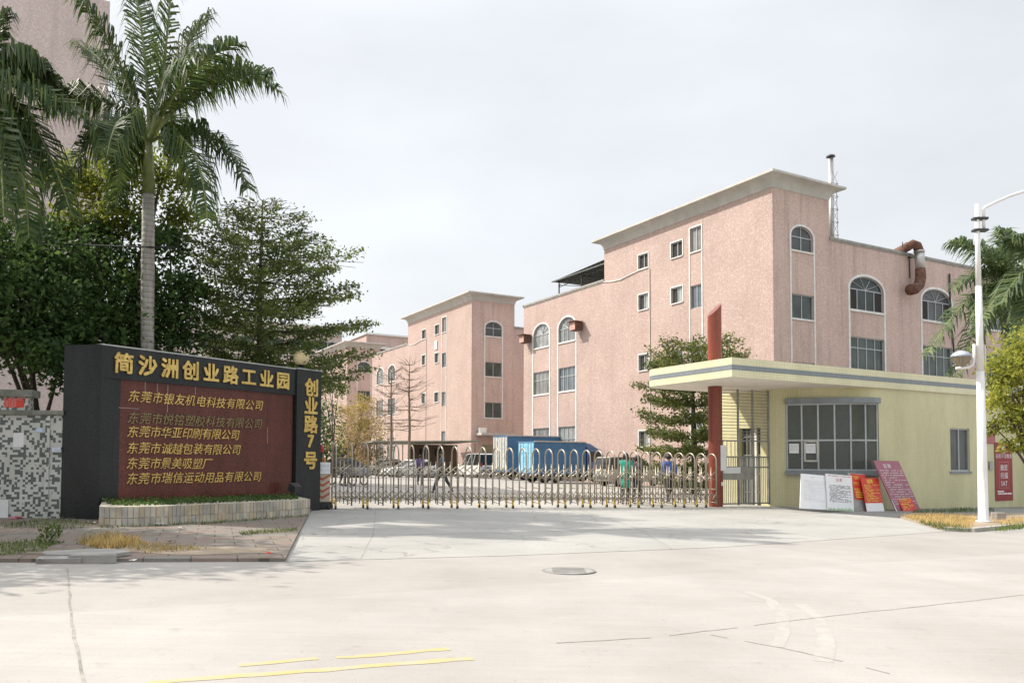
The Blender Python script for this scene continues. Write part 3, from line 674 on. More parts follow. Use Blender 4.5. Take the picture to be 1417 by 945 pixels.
def scatter(name, poly, n, size, mat, z, kind='stuff', upright=.0, spread=None):
    """low plants scattered inside a plan polygon"""
    xs = np.array([p[0] for p in poly]); ys = np.array([p[1] for p in poly]); out = []
    while len(out) < n:
        x, y = rng.uniform(xs.min(), xs.max()), rng.uniform(ys.min(), ys.max()); ins = False; j = len(xs)-1
        for i in range(len(xs)):
            if (ys[i] > y) != (ys[j] > y) and x < (xs[j]-xs[i])*(y-ys[i])/(ys[j]-ys[i])+xs[i]: ins = not ins
            j = i
        if ins: out.append((x, y, gz(x)+z+abs(rng.normal(0, size*.5))))
    P = np.array(out)
    if upright:
        m = len(P); a = rng.uniform(0, 2*PI, m); h = size*rng.uniform(.5, 1.6, m); ln = rng.uniform(.2, 1.1, m)*upright
        P[:, 2] = [gz(x)+z for x in P[:, 0]]
        wv = .006+.004*rng.random(m); sx, sy = -np.sin(a)*wv, np.cos(a)*wv
        tip = P+np.stack([np.cos(a)*h*ln, np.sin(a)*h*ln, h], 1); s = np.stack([sx, sy, 0*sx], 1)
        V = np.stack([P-s, P+s, tip], 1).reshape(-1, 3); return tag(build_leaves(name, V, mat, per=3), kind=kind)
    return tag(build_leaves(name, leafquads(P, size), mat), kind=kind)
ip = [cp[0]+sn*.03, *[p*.9+(SB+FS.p(2.6, 0, 0))*.1 for p in cp[1:-1]], cp[-1]]
scatter('ground_cover_plants', [(p.x, p.y) for p in ip], 2600, .075, m_leaf('planter_leaves', (.035, .07, .02), (.09, .14, .04), .3), .42)
p = G(401, 684, .5); p = SB+FS.p(5.05, 0, .35); fl = empty('flood_light', (p.x, p.y, .58), math.atan2(sdv.y, sdv.x)+PI, 'small black floodlight on the planter aimed at the lettering', 'floodlight')
b = MB(); b.tube([(-.12, 0, .02), (-.12, 0, .16)], .012, 5); b.tube([(.12, 0, .02), (.12, 0, .16)], .012, 5); b.box(-.14, .14, -.02, .02, 0, .02); b.build('bracket', DARKM, fl)
b = MB(); b.hexa([(-.15, -.11, .10), (.15, -.11, .10), (.11, .10, .04), (-.11, .10, .04), (-.15, -.05, .30), (.15, -.05, .30), (.11, .12, .20), (-.11, .12, .20)]); b.build('housing', DARKM, fl)
MB().poly([(-.14, -.114, .11), (.14, -.114, .11), (.14, -.056, .29), (-.14, -.056, .29)]).build('lens', plain('lamp_glass', (.35, .38, .38), .1), fl)

# mosaic boundary wall at the left
M1 = A0+SB; M1 = Vector((M1.x+.02, M1.y+.02, 0)); M0 = Vector((-10.32, 16.62, 0)); md = (M0-M1).normalized(); md = Vector((-.985, -.17, 0)).normalized(); mn = Vector((-md.y, md.x, 0))
if mn.y > 0: mn = -mn
mw = empty('mosaic_wall', (M1.x, M1.y, 0), 0, 'boundary wall of small green and white mosaic tiles left of the name wall', 'wall')
FM = Face((0, 0, 0), md, mn)
b = MB(); b.fbox(FM, 0, 14, -.1, 2.40, -.3, 0); b.fbox(FM, .26, .34, .1, 2.38, 0, .05); b.build('wall_body', MOSAIC, mw, uv=True)
b = MB(); b.fbox(FM, 0, 14, 2.403, 2.50, -.36, .07); b.build('coping', plain('mossy_coping', (.24, .24, .21), .85, c2=(.13, .14, .11), scale=6), mw)
b = MB(); b.fbox(FM, .72, 3.4, 2.503, 2.78, -.3, -.02); b.build('pier_top', MOSAIC, mw, uv=True)
b = MB(); b.fbox(FM, .62, 3.5, 2.783, 2.93, -.38, .06); b.build('pier_cap', plain('mossy_coping', (.3,)*3), mw)
FMW = Face(M1, md, mn)
def flat_sign(name, F, a0, a1, z0, z1, mat, label, cat, out=.01, group=None):
    return tag(MB().fbox(F, a0, a1, z0, z1, out-.008, out+.004).build(name, mat), label, cat, group)
FMr = Face(M1, -md, mn)  # reads left to right
pq = flat_sign('red_notice', FMr, -1.18, -.80, 2.56, 2.76, REDP, 'small red notice plate with pale writing on the mosaic wall top', 'notice', -.01)
b = MB()
for k in range(4): b.text(FMr, '厂房出租电话'[:6] if k == 0 else '招工电话', -1.16, 2.715-k*.045, .042, -.0035, sx=1.3)
b.build('lettering', plain('pale_pink_print', (.72, .45, .40), .6), pq)
flat_sign('torn_poster', FMr, -.98, -.78, 1.72, 2.02, PAPERW, 'torn white poster pasted high on the mosaic wall', 'poster', .008)
flat_sign('torn_poster', FMr, -.20, -.03, 1.62, 1.72, plain('bluish_paper', (.55, .6, .68), .7), 'small bluish paper scrap pasted beside the name wall edge', 'poster', .06)
flat_sign('torn_poster', FMr, -.55, -.42, 2.04, 2.12, plain('blue_paper', (.42, .52, .66), .7), 'little blue paper scrap near the top of the mosaic wall', 'poster', .008)
flat_sign('white_panel', FMr, -2.1, -1.03, -.1, .62, PAPERW, 'white panel leaning at the foot of the mosaic wall at the left edge', 'panel', .03)

# ------------------------------------------------------------------ sliding lattice gate
g0, g1 = Vector((-5.05, 23.02, 0)), Vector((6.98, 28.32, 0)); gd = (g1-g0).normalized(); GLn = (g1-g0).length
ga = math.atan2(gd.y, gd.x); NA = 30; pit = GLn/(NA-1)
gate = empty('sliding_gate', (g0.x, g0.y, 0), ga, 'stainless steel folding lattice gate on wheels closing the entrance', 'gate')
hw, hh = .26, 1.86
def gzz(s): return gz(g0.x+gd.x*s)+.004
b = MB(); b.tube([(0, -hw, .1), (0, -hw, hh-.24)]+[(0, -hw*math.cos(PI*i/8), hh-.24+.24*math.sin(PI*i/8)) for i in range(1, 8)]+[(0, hw, hh-.24), (0, hw, .1)], .023, 8)
b.box(-.02, .02, -hw, hw, .16, .19); b.box(-.02, .02, -hw, hw, .62, .65)
arch_m = b.build('arch', STEEL, gate, smooth=True); arch_m.location = (0, 0, gzz(0))
bay = []
for y in (-hw, hw):
    b = MB(); b.tube([(pit/2, y, .16), (pit/2, y, 1.36)], .016, 6); b.lathe((pit/2, y, 1.36), [(.02, 0), (.022, .015), (.008, .03)], 8)
    bay.append(b.build('post', STEEL, gate, smooth=True))
for y in (-hw-.03, hw+.03):
    b = MB()
    def bar(x0, z0, x1, z1, r=.014, yy=0): b.tube([(x0, y+yy, z0), (x1, y+yy, z1)], r, 5)
    bar(pit*.02, .93, pit*.90, 1.25, .02); bar(0, 1.20, pit, .90, .014, .03)
    bay.append(b.build('upper_brace', STEEL, gate, smooth=True)); b = MB()
    bar(0, .26, pit*.5, .52); bar(0, .52, pit*.5, .26, yy=.02); bar(pit*.5, .26, pit, .52); bar(pit*.5, .52, pit, .26, yy=.02)
    bar(0, .22, pit*.5, .34, .012); bar(pit*.5, .34, pit, .22, .012)
    bay.append(b.build('lower_brace', STEEL, gate, smooth=True))
for o in bay: o.location = (0, 0, gzz(0))
wheels = []
for y in (-hw, hw):
    b = MB(); b.tube([(0, y, .06), (0, y, .30)], .034, 8); wf = b.build('wheel_leg', plain('yellow_plastic_sleeve', (.62, .42, .05), .5), gate)
    b = MB(); b.tube([(-.022, y-.01, .055), (.022, y-.01, .055)], .055, 12); b.build('wheel', BLACK, wf); wf.location = (0, 0, gzz(0)); wheels.append(wf)
for i in range(1, NA):
    s = i*pit; dz = gzz(s)
    c = arch_m.copy(); COL.objects.link(c); c.location = (s, 0, dz)
    if i < NA-1:
        for o in bay: c = o.copy(); COL.objects.link(c); c.location = (s, 0, dz)
    if i % 2 == 0:
        for o in wheels:
            c = copy_tree(o); c.location = (s, 0, dz)
gh = empty('gate_motor', (g0.x-gd.x*.36, g0.y-gd.y*.36, gz(g0.x)), ga, 'gate motor box with red chevrons, paper notice and red beacon', 'gate motor')
b = MB(); b.box(-.21, .21, -.2, .25, .22, 1.02); b.build('housing', plain('cream_painted_steel', (.52, .44, .33), .5), gh)
b = MB(); b.box(-.25, .25, -.3, .32, .04, .22)
for x in (-.16, .16): b.tube([(x-.03, -.3, .07), (x+.03, -.3, .07)], .07, 10)
b.build('drive_base', BLACK, gh)
FG = Face((0, -.203, 0), (1, 0, 0), (0, -1, 0)); b = MB()
for k in range(4):
    z = .30+k*.17
    for s in (-1, 1): b.hexa([FG.p(0, z, 0), FG.p(s*.2, z+.12, 0), FG.p(s*.2, z+.12, .004), FG.p(0, z, .004), FG.p(0, z+.065, 0), FG.p(s*.2, z+.185, 0), FG.p(s*.2, z+.185, .004), FG.p(0, z+.065, .004)])
b.build('chevron', plain('rust_red_paint', (.42, .10, .05), .6), gh)
b = MB(); b.box(-.21, .21, -.22, -.207, 1.0, 1.32); pp = b.build('paper_notice', PAPER, gh)
b = MB(); FN = Face((0, -.2205, 0), (1, 0, 0), (0, -1, 0)); b.text(FN, '外来车辆', -.16, 1.19, .085); b.text(FN, '谢绝入内', -.16, 1.07, .085); b.build('lettering', INKL, pp)
b = MB(); b.box(-.05, .05, -.06, .06, 1.02, 1.06); b.tube([(0, 0, 1.02), (0, 0, 1.6)], .025, 6); mast = b.build('beacon_pole', DARKM, gh)
MB().lathe((0, 0, 1.6), [(.06, 0), (.07, .02), (.07, .13), (.05, .19), (.01, .22)], 14).build('beacon', plain('red_beacon_plastic', (.42, .03, .02), .3), mast, smooth=True)
b = MB()
for x in (-.13, .1): b.lathe((x, .1, 1.3), [(.05, 0), (.055, .02), (.055, .12), (.02, .15)], 10); b.tube([(x, .1, 1.02), (x, .1, 1.3)], .015, 5)
b.build('amber_light', plain('amber_plastic', (.5, .2, .04), .4), gh)

# ------------------------------------------------------------------ guardhouse (local x along its street wall, y towards the yard)
K = at(1014.5, 521, 25.6); K.z = 0; kz = gz(K.x)
gh_ = empty('guardhouse', (K.x, K.y, 0), AZ, 'yellow tiled guardhouse with bay window under a flat canopy', 'guardhouse')
def lk(P): d = P-K; return Vector((d.dot(VV_), d.dot(UV_), P.z))
ZS, ZT = 4.15, 4.78
plan = [(4.31, 5.6), (4.31, 2.50), (4.52, 2.30), (4.74, 2.10), (4.98, 1.72), (5.25, 1.36), (5.54, 1.02), (5.85, .72), (6.18, .46), (6.52, .27), (6.88, .14), (7.27, .08), (16.9, .06), (17.3, 5.6)]
zg = lambda x, y: gz(K.x+VV_.x*x+UV_.x*y)
WZ0, WZ1 = 1.14, 3.62
iw0, iw1 = 3, 11
b = MB()
for i in range(len(plan)-1):
    p, q = plan[i], plan[i+1]; zA = -.6
    d = Vector((q[0]-p[0], q[1]-p[1], 0)); L = d.length; d.normalize(); F = Face((p[0], p[1], 0), d, (d.y, -d.x, 0))
    if iw0 <= i < iw1:
        b.wall(F, rect(0, L, zA, WZ0)); b.wall(F, rect(0, L, WZ1, ZS))
        b.poly([F.p(0, WZ0), F.p(L, WZ0), F.p(L, WZ0, -.2), F.p(0, WZ0, -.2)])
    elif i == 11:
        sw = lk(onplane(1317, 592, K, Vector((math.sin(AZ), -math.cos(AZ), 0)))); se = lk(onplane(1345, 652, K, Vector((math.sin(AZ), -math.cos(AZ), 0))))
        hs = [window(gh_, F, sw.x-p[0], se.x-p[0], se.z, sw.z, 2, glass=GL_DARK, rv=.12)]
        b.wall(F, rect(0, L, zA, ZS), hs, .12); Fw = F; wx0 = p[0]
    elif i == 0:
        dn = lk(onplane(1052, 590, K+VV_*4.31, VV_)); df = lk(onplane(1023, 590, K+VV_*4.31, VV_))
        b.wall(F, rect(0, L, zA, ZS), [[(5.6-df.y, -.5), (5.6-dn.y, -.5), (5.6-dn.y, 2.75), (5.6-df.y, 2.75)]], .2)
        FD = F; D0, D1 = 5.6-df.y, 5.6-dn.y
    else: b.wall(F, rect(0, L, zA, ZS))
b.build('wall', YTILE, gh_, uv=True)
b = MB(); b.fbox(FD, D0, D1, -.5, 2.75, -.24, -.18); dd = b.build('door', plain('dark_doorway', (.06, .065, .05), .6), gh_)
b = MB()
for k in range(6): b.fbox(FD, D0+.05+k*(D1-D0-.1)/5-.02, D0+.05+k*(D1-D0-.1)/5+.02, -.3, 2.7, -.178, -.15)
for z in (.3, 1.0, 1.7, 2.4): b.fbox(FD, D0, D1, z, z+.04, -.15, -.13)
b.build('door_grille', GREYM, dd)
b = MB(); b.fbox(Fw, sw.x-wx0-.05, se.x-wx0+.05, se.z-.08, se.z, -.01, .05); b.build('sill', SLATE, gh_)
# bay window: curved lintel, sill, mullions, panes
cur = [Vector((x, y, 0)) for x, y in plan[iw0:iw1+1]]
seg = [0]
for i in range(1, len(cur)): seg.append(seg[-1]+(cur[i]-cur[i-1]).length)
def along(s):
    s = max(0, min(seg[-1], s))
    for i in range(1, len(seg)):
        if s <= seg[i]+1e-9:
            t = (s-seg[i-1])/(seg[i]-seg[i-1]); d = (cur[i]-cur[i-1]).normalized(); return cur[i-1].lerp(cur[i], t), Vector((d.y, -d.x, 0))
def ribbon(b, z0, z1, o0, o1, s0=0, s1=None, n=16):
    s1 = seg[-1] if s1 is None else s1; R_ = []
    for k in range(n+1):
        p, nn = along(s0+(s1-s0)*k/n); R_.append([p+nn*o1+Vector((0, 0, z0)), p+nn*o0+Vector((0, 0, z0)), p+nn*o0+Vector((0, 0, z1)), p+nn*o1+Vector((0, 0, z1))])
    vs = [x for r in R_ for x in r]; fs = [(k*4+j, k*4+(j+1) % 4, k*4+4+(j+1) % 4, k*4+4+j) for k in range(n) for j in range(4)]+[(3, 2, 1, 0), (n*4, n*4+1, n*4+2, n*4+3)]
    b.add(vs, fs)
b = MB(); ribbon(b, WZ1-.02, WZ1+.17, -.18, .13); b.build('lintel', SLATE, gh_)
b = MB(); ribbon(b, WZ0-.15, WZ0+.02, -.18, .15); b.build('sill', SLATE, gh_)
b = MB(); zm = WZ0+(WZ1-WZ0)*.45
ribbon(b, zm-.03, zm+.03, -.08, -.02); ribbon(b, WZ0+.02, WZ0+.07, -.08, -.02); ribbon(b, WZ1-.08, WZ1-.02, -.08, -.02)
for k in range(7):
    p, nn = along(seg[-1]*min(max(k/6, .012), .988)); t = Vector((-nn.y, nn.x, 0))*.028
    b.hexa([p+t-nn*.015+Vector((0,0,WZ0)), p-t-nn*.015+Vector((0,0,WZ0)), p-t-nn*.085+Vector((0,0,WZ0)), p+t-nn*.085+Vector((0,0,WZ0)), p+t-nn*.015+Vector((0,0,WZ1)), p-t-nn*.015+Vector((0,0,WZ1)), p-t-nn*.085+Vector((0,0,WZ1)), p+t-nn*.085+Vector((0,0,WZ1))])
bw = b.build('window', ALU, gh_)
def m_bay_glass():
    m, t, bs, N, Lk = nodes('bay_glass_reflection_tint')
    bs.inputs['Base Color'].default_value = (.17, .18, .165, 1); bs.inputs['Roughness'].default_value = .05; bs.inputs['Specular IOR Level'].default_value = .6  # grey base colour stands in for reflections on the bay panes
    tr = N('ShaderNodeBsdfTransparent'); tr.inputs[0].default_value = (.8, .85, .8, 1); ms = N('ShaderNodeMixShader'); ms.inputs[0].default_value = .42
    Lk(tr.outputs[0], ms.inputs[1]); Lk(bs.outputs[0], ms.inputs[2]); Lk(ms.outputs[0], t.nodes['Material Output'].inputs[0]); return m
b = MB(); ribbon(b, WZ0, WZ1, -.055, -.045); b.build('pane', m_bay_glass(), bw)
b = MB(); ribbon(b, zm-.75, zm-.03, -.045, -.0, seg[-1]*.185, seg[-1]*.205, 2); ribbon(b, zm-.75, zm-.03, -.045, 0, seg[-1]*.315, seg[-1]*.33, 2); ribbon(b, zm-.78, zm-.72, -.045, 0.0, seg[-1]*.185, seg[-1]*.33, 4); ribbon(b, zm-.07, zm-.02, -.045, 0.0, seg[-1]*.185, seg[-1]*.33, 4)
b.build('sliding_sash', plain('cream_sash', (.50, .49, .42), .5), bw)
# room behind the bay: back wall, floor, cabinet, shelf
b = MB(); b.box(4.4, 9, 3.2, 3.3, -.5, ZS); b.box(8.9, 9, .3, 3.2, -.5, ZS); b.poly([(4.9, 2.1, -.2), (6.9, .3, -.2), (8.9, .2, -.2), (8.9, 3.2, -.2), (4.9, 3.2, -.2)])
b.poly([(4.9, 2.1, ZS-.02), (6.9, .3, ZS-.02), (8.9, .2, ZS-.02), (8.9, 3.2, ZS-.02), (4.9, 3.2, ZS-.02)]); b.build('room_interior', plain('dim_room_plaster', (.62, .60, .52), .9), gh_)
b = MB(); b.box(6.4, 8.3, 2.75, 3.19, -.2, 1.9); b.box(5.2, 6.1, 2.5, 2.95, -.2, 1.6); b.box(6.4, 8.6, .85, 1.25, .85, .9); b.build('room_furniture', plain('dark_wood_furniture', (.10, .07, .05), .6), gh_)
# canopy
def rounded(x0, x1, y0, y1, r): return [(x0, y0), (x1, y0), (x1, y1)]+[(x0+r-r*math.sin(PI/2*i/6), y1-r+r*math.cos(PI/2*i/6)) for i in range(7)]
cpl = rounded(-.05, 17.6, 0, 4.5, .7)
b = MB(); n = len(cpl)
def ring(z0, z1, o):
    pts = []
    for i, (x, y) in enumerate(cpl):
        pts.append((x+(o if x > 8 else -o), y+(o if y > 2.2 else -o)))
    b.add([(x, y, z0) for x, y in pts]+[(x, y, z1) for x, y in pts], [(i, (i+1) % n, (i+1) % n+n, i+n) for i in range(n)])
    b.add([(x, y, z1) for x, y in pts], [tuple(range(n))]); b.add([(x, y, z0) for x, y in pts], [tuple(reversed(range(n)))])
ring(ZS+.01, ZS+.235, 0); ring(ZS+.40, ZT, 0); b.build('canopy_fascia', YTILE_B, gh_, uv=True)
b = MB(); ring(ZS+.236, ZS+.399, .006); b.build('canopy_band', GTILE, gh_, uv=True)
b = MB(); ring(ZS-.0, ZS+.008, -.02); b.build('canopy_soffit', SOFFIT, gh_)
b = MB(); b.box(4.31, 17.3, 4.52, 5.6, ZS, ZS+.3); b.build('roof_slab', COPE, gh_)
# red tiled column through the canopy
pc = lk(at(990.5, 701, 28.84)); pr = .245; pb = gz(K.x)-.3
def colm(z0, z1, sl=0): 
    b = MB(); n = 24; vs = [(pc.x+pr*math.cos(2*PI*j/n), pc.y+pr*math.sin(2*PI*j/n), z0) for j in range(n)]
    vs += [(x, y, z1+sl*((x-pc.x)*.9-(y-pc.y)*.25)/pr) for x, y, _ in vs]
    b.add(vs, [(j, (j+1) % n, (j+1) % n+n, j+n) for j in range(n)]+[tuple(range(n, 2*n))]); return b
ztop = at(990, 425, 28.84).z
colm(pb, ZS).build('red_column', RTILE, gh_, uv=True, smooth=False)
colm(ZT, ztop-.1, .26).build('column_top', RTILE, gh_, uv=True)
Fp = Face((pc.x, pc.y-pr-.012, 0), (1, 0, 0), (0, -1, 0))
b = MB(); b.fbox(Fp, .0, .27, 1.15, 2.05, -.004, .004); b.build('paper_notice', PAPERW, gh_)
b = MB(); b.fbox(Fp, .02, .1, .62, .75, -.004, .01); b.build('switch_box', WHITE, gh_)
# barred side gate between column and wall
bg0, bg1 = Vector((pc.x+pr+.02, pc.y+.02, 0)), Vector((4.28, 2.49, 0)); bd = (bg1-bg0).normalized(); bl = (bg1-bg0).length
bgate = empty('barred_gate', K+VV_*bg0.x+UV_*bg0.y, AZ+math.atan2(bd.y, bd.x), 'grey iron barred side gate between the red column and the guardhouse', 'gate')
bgate.location.z = 0
FB = Face((0, 0, 0), (1, 0, 0), (0, -1, 0)); zb = gz(8)+.05; b = MB()
for x in (.02, bl*.36, bl*.66, bl-.02): b.fbox(FB, x-.03, x+.03, zb, 4.1, -.03, .03)
for z in (zb+.03, 1.25, 1.62, 2.2): b.fbox(FB, .05, bl-.05, z, z+.05, -.02, .02)
b.build('frame', GREYM, bgate)
b = MB()
for k in range(16): b.fbox(FB, .05, bl-.05, 2.32+k*.115, 2.342+k*.115, -.01, .01)
b.build('upper_bar', GREYM, bgate)
b = MB()
for k in range(26):
    x = .1+k*(bl-.2)/25
    b.fbox(FB, x-.011, x+.011, zb+.08, 1.25, -.011, .011); b.fbox(FB, x-.011, x+.011, 1.3, 1.62, -.011, .011)
for k in range(4): b.fbox(FB, .1+k*.18, .12+k*.18, 1.67, 2.2, -.01, .01)
b.build('lower_bar', GREYM, bgate)
b = MB(); b.fbox(FB, .06, bl*.64, .82, 1.28, .03, .045); sp = b.build('sheet_panel', plain('dull_steel_sheet', (.30, .29, .25), .5, .3), bgate)
b = MB(); b.fbox(FB, .08, .85, 1.05, 1.27, .046, .052); b.build('paper_notice', PAPERW, sp)
# papers in the bay window
for k, (s, lab) in enumerate(((.085, 'white paper taped inside the first pane of the bay window'), (.255, 'white paper taped on the sliding sash of the bay window'))):
    p, nn = along(seg[-1]*s); t = Vector((-nn.y, nn.x, 0)); wp = K+VV_*p.x+UV_*p.y; wn = VV_*nn.x+UV_*nn.y; wt = VV_*t.x+UV_*t.y
    F = Face(wp, wt, wn); pa = flat_sign('window_notice', F, -.17, .17, zm-.47, zm-.12, PAPER, lab, 'notice', .0)
    b = MB(); b.text(F, '出入登记' if k else '访客登记', -.14, zm-.25, .07, .007); b.text(F, '请出示证件'[:4], -.14, zm-.36, .07, .007); b.build('lettering', INKL, pa)

# ------------------------------------------------------------------ boards leaning on the guardhouse
def dashes(b, F, a0, a1, z0, z1, rows, h, out=.004, mi=0, fill=.8):
    for r in range(rows):
        z = z1-(z1-z0)*(r+.5)/rows; a = a0+random.uniform(0, .06)
        end = a1 if random.random() < .7 else a0+(a1-a0)*random.uniform(.4, .9)
        while a < end:
            l = min(random.uniform(.5, 2.2)*h*1.6, end-a)
            if random.random() < fill: b.fbox(F, a, a+l*.86, z-h/2, z+h/2, out, out+.001, mi)
            a += l
def board(name, bl, br, tl, tr_, label, cat, mat, out, group=None, thick=.018, skew=0):
    """bl/br: foot pixels; tl: top-left pixel; leans back on the wall line out metres in front"""
    n = Vector((math.sin(AZ), -math.cos(AZ), 0))
    A, B = onplane(*bl, K+n*out, n), onplane(*br, K+n*out, n); T = onplane(*tl, K+n*(out-.25), n)
    d = (B-A); wd = d.length; d.normalize(); u = (T-A); hgt = u.length; u.normalize(); nn = d.cross(u).normalized()
    if nn.y > 0: nn = -nn
    root = empty(name, A, 0, label, cat, group)
    class BF:
        def p(s, a, z, o=0): return d*a+u*z+nn*o
    F = BF(); b = MB(); b.fbox(F, 0, wd, 0, hgt, -thick, 0); b.build('panel', mat, root)
    return root, F, wd, hgt
r_, F, W, Hh = board('notice_board', (1107, 703), (1145, 705), (1108.5, 655), 0, 'blank-looking white board leaning under the bay window, leftmost of the boards', 'board', PAPER, .75)
b = MB(); dashes(b, F, .1, W-.12, .25, Hh-.2, 13, .012); b.text(F, '公告栏'[:2], W*.35, Hh-.15, .09); b.build('lettering', plain('faded_print', (.62, .63, .66), .7), r_)
r_, F, W, Hh = board('notice_board', (1145.5, 705.5), (1182, 707.5), (1142.5, 655), 0, 'white printed board with black text and green foot stripe', 'board', PAPER, .8)
b = MB(); dashes(b, F, .1, W-.1, .28, Hh-.36, 14, .016, fill=.72); b.build('lettering', INK, r_)
b = MB(); b.text(F, '招 聘', W*.38, Hh-.24, .13); dashes(b, F, .05, W-.05, Hh-.08, Hh-.03, 1, .02); b.build('red_heading', REDINK, r_)
b = MB()
for k in range(22): b.poly([F.p(.02+k*(W-.05)/22, .01, .003), F.p(.02+(k+1)*(W-.05)/22, .01, .003), F.p(.02+(k+.6)*(W-.05)/22, random.uniform(.07, .15), .003)])
b.build('grass_print', GRNINK, r_)
r_, F, W, Hh = board('grey_board', (1183, 708), (1206, 709), (1173, 654), 0, 'bare grey board with a red yellow-lettered poster pasted on it', 'board', GREYB, .62)
b = MB(); b.fbox(F, .12, W+.02, .42, Hh-.02, .001, .006); q = b.build('poster', REDP, r_)
for tx, zz in (('厂招聘', .20), ('包吃住', .40), ('待遇好', .62)): MB().text(F, tx, .16, Hh-zz, .13, .008, sx=.9).build('lettering', YELINK, q)
b = MB(); dashes(b, F, .18, W-.05, .48, .72, 3, .04, .008); b.build('lettering', YELINK, q)
r_, F, W, Hh = board('poster_board', (1200, 709), (1224, 708.5), (1191, 661), 0, 'red recruiting poster with white bottom leaning before the grey board', 'board', REDP, .78)
b = MB(); b.fbox(F, .0, W, 0, .32, .001, .005); b.build('white_foot', PAPER, r_)
b = MB(); b.text(F, '招聘', W*.30, Hh-.18, .16, .006, bold=.02); dashes(b, F, .05, W-.05, .36, Hh-.22, 11, .022, .006); b.build('lettering', YELINK, r_)
r_, F, W, Hh = board('large_board', (1242, 711), (1276, 710), (1208.5, 637), 0, 'large faded magenta recruiting board tilted right against the yellow wall', 'board', PURPLE, .85, thick=.04)
b = MB(); b.text(F, '招 聘', W*.28, Hh-.28, .19, .004, bold=.01); dashes(b, F, .08, W-.05, .35, Hh-.34, 15, .026); b.build('lettering', WHINK, r_)
b = MB()
for k in range(5): b.poly([F.p(-.05+k*.1, -.02, .006), F.p(.06+k*.1, -.03, .012), F.p(.03+k*.1, .07, .006)])
b.poly([F.p(-.02, 0, .004), F.p(.05, .02, .008), F.p(.03, .6, .004), F.p(0, .5, .006)]); b.build('torn_edge', PAPER, r_)
r_, F, W, Hh = board('small_poster', (1252, 711.5), (1271, 710.5), (1235.5, 676), 0, 'small red poster with yellow text propped on the magenta board', 'poster', REDP, .93)
b = MB(); b.text(F, '招聘', W*.26, Hh-.17, .13, .004, bold=.02); dashes(b, F, .06, W-.06, .15, Hh-.22, 9, .028); b.build('lettering', YELINK, r_)
# banner, dark mosaic wall at the right edge
nF = Vector((math.sin(AZ), -math.cos(AZ), 0)); FWW = Face(K+nF*-.06, VV_, nF)
def wl(px, py): P = onplane(px, py, K+nF*-.05, nF); return (P-K).dot(VV_), P.z
a0, zt = wl(1376, 612); a1, zb_ = wl(1401.5, 692)
bn = flat_sign('hanging_banner', FWW, a0, a1, zb_, zt, MAROON, 'tall maroon tutoring banner with SAT lettering on the guardhouse wall', 'banner', .02)
W = a1-a0; Hh = zt-zb_; b = MB(); cx = (a0+a1)/2
n = 20; b.add([FWW.p(cx+.13*math.cos(2*PI*j/n), zt-.11*Hh+.19*math.sin(2*PI*j/n), .0265) for j in range(n)], [tuple(range(n))]); b.build('emblem', WHINK, bn)
MB().text(FWW, '东莞环球教育', cx, zt-.265*Hh, .20, .026, center=True).build('lettering', WHINK, bn)
for k, q in enumerate(('雅思', '托福', 'SAT')): MB().text(FWW, q, cx, zt-(.475+k*.135)*Hh, .27, .026, bold=.008, center=True).build('lettering', WHINK, bn)
b = MB(); dashes(b, FWW, a0+.1, a1-.08, zt-.90*Hh, zt-.82*Hh, 2, .06, .0255); b.build('lettering', WHINK, bn); b = MB()
for s0, s1, z0, z1 in ((cx-.36, cx+.36, .785, .778), (cx-.36, cx+.36, .34, .333), (cx-.36, cx-.345, .778, .34), (cx+.345, cx+.36, .778, .34)): b.fbox(FWW, s0, s1, zt-z0*Hh, zt-z1*Hh, .025, .0265)
b.build('banner_border', plain('banner_pink_line', (.55, .25, .22), .6), bn)
a0, zt = wl(1365, 598); a1, zb_ = wl(1377, 614); flat_sign('torn_red_sheet', FWW, a0, a1, zb_, zt, plain('faded_red_sheet', (.36, .12, .12), .6), 'faded red remnant sheet high on the wall beside the banner', 'poster', .012)
a0, zt = wl(1368, 638); a1, zb_ = wl(1373, 650); flat_sign('meter_box', FWW, a0, a1, zb_, zt, GREYB, 'small grey meter box on the wall left of the banner', 'box', .05)
q = K+VV_*17.42+UV_*.3; dw = empty('mosaic_wall', (q.x, q.y, 0), AZ, 'dark green mosaic boundary wall right of the guardhouse', 'wall')
b = MB(); b.box(0, 14, 0, .3, -.8, 2.45); b.build('wall_body', plain('dark_green_mosaic', (.09, .10, .09), .5, c2=(.04, .05, .045), scale=25), dw); MB().box(-.0, 14, -.06, .36, 2.453, 2.58).build('coping', COPE, dw)

# ------------------------------------------------------------------ lamp post
lp = G(1361, 722, .05); LY = lp.y
post = empty('lamp_post', lp, 0, 'tall white lamp post with curved arm and a lower bowl lantern', 'lamp post')
def lq(px, py): return at(px, py, LY)-lp
b = MB(); tp = lq(1350.3, 283); b.lathe((0, 0, 0), [(.2, 0), (.2, .03), (.135, .05), (.122, 1.5), (.104, 4.2)], 18); b.tube([(0, 0, 4.2), (0, 0, 6.6)], [.098, .084], 16); b.tube([(0, 0, 6.6), (0, 0, tp.z)], [.074, .058], 16)
b.build('pole', plain('white_pole_paint', (.74, .72, .70), .4, var=.05), post, smooth=True)
LPW = MATS['white_pole_paint']; a = lq(1357, 319); dx = .185
b = MB(); b.tube([(dx, 0, a.z), (dx, 0, lq(1356, 291).z), (dx+.04, 0, lq(1356, 287.5).z), (dx+.35, 0, lq(1370, 280).z), (dx+.75, 0, lq(1390, 271.5).z), (dx+1.1, 0, lq(1405, 266).z), (dx+1.4, 0, lq(1417, 262.5).z)], .042, 10); arm = b.build('arm', LPW, post, smooth=True)
b = MB()
for y in (303, 319): z = lq(1355, y).z; b.box(-.12, .27, -.1, .1, z-.03, z+.03)
b.build('clamp', DARKM, post)
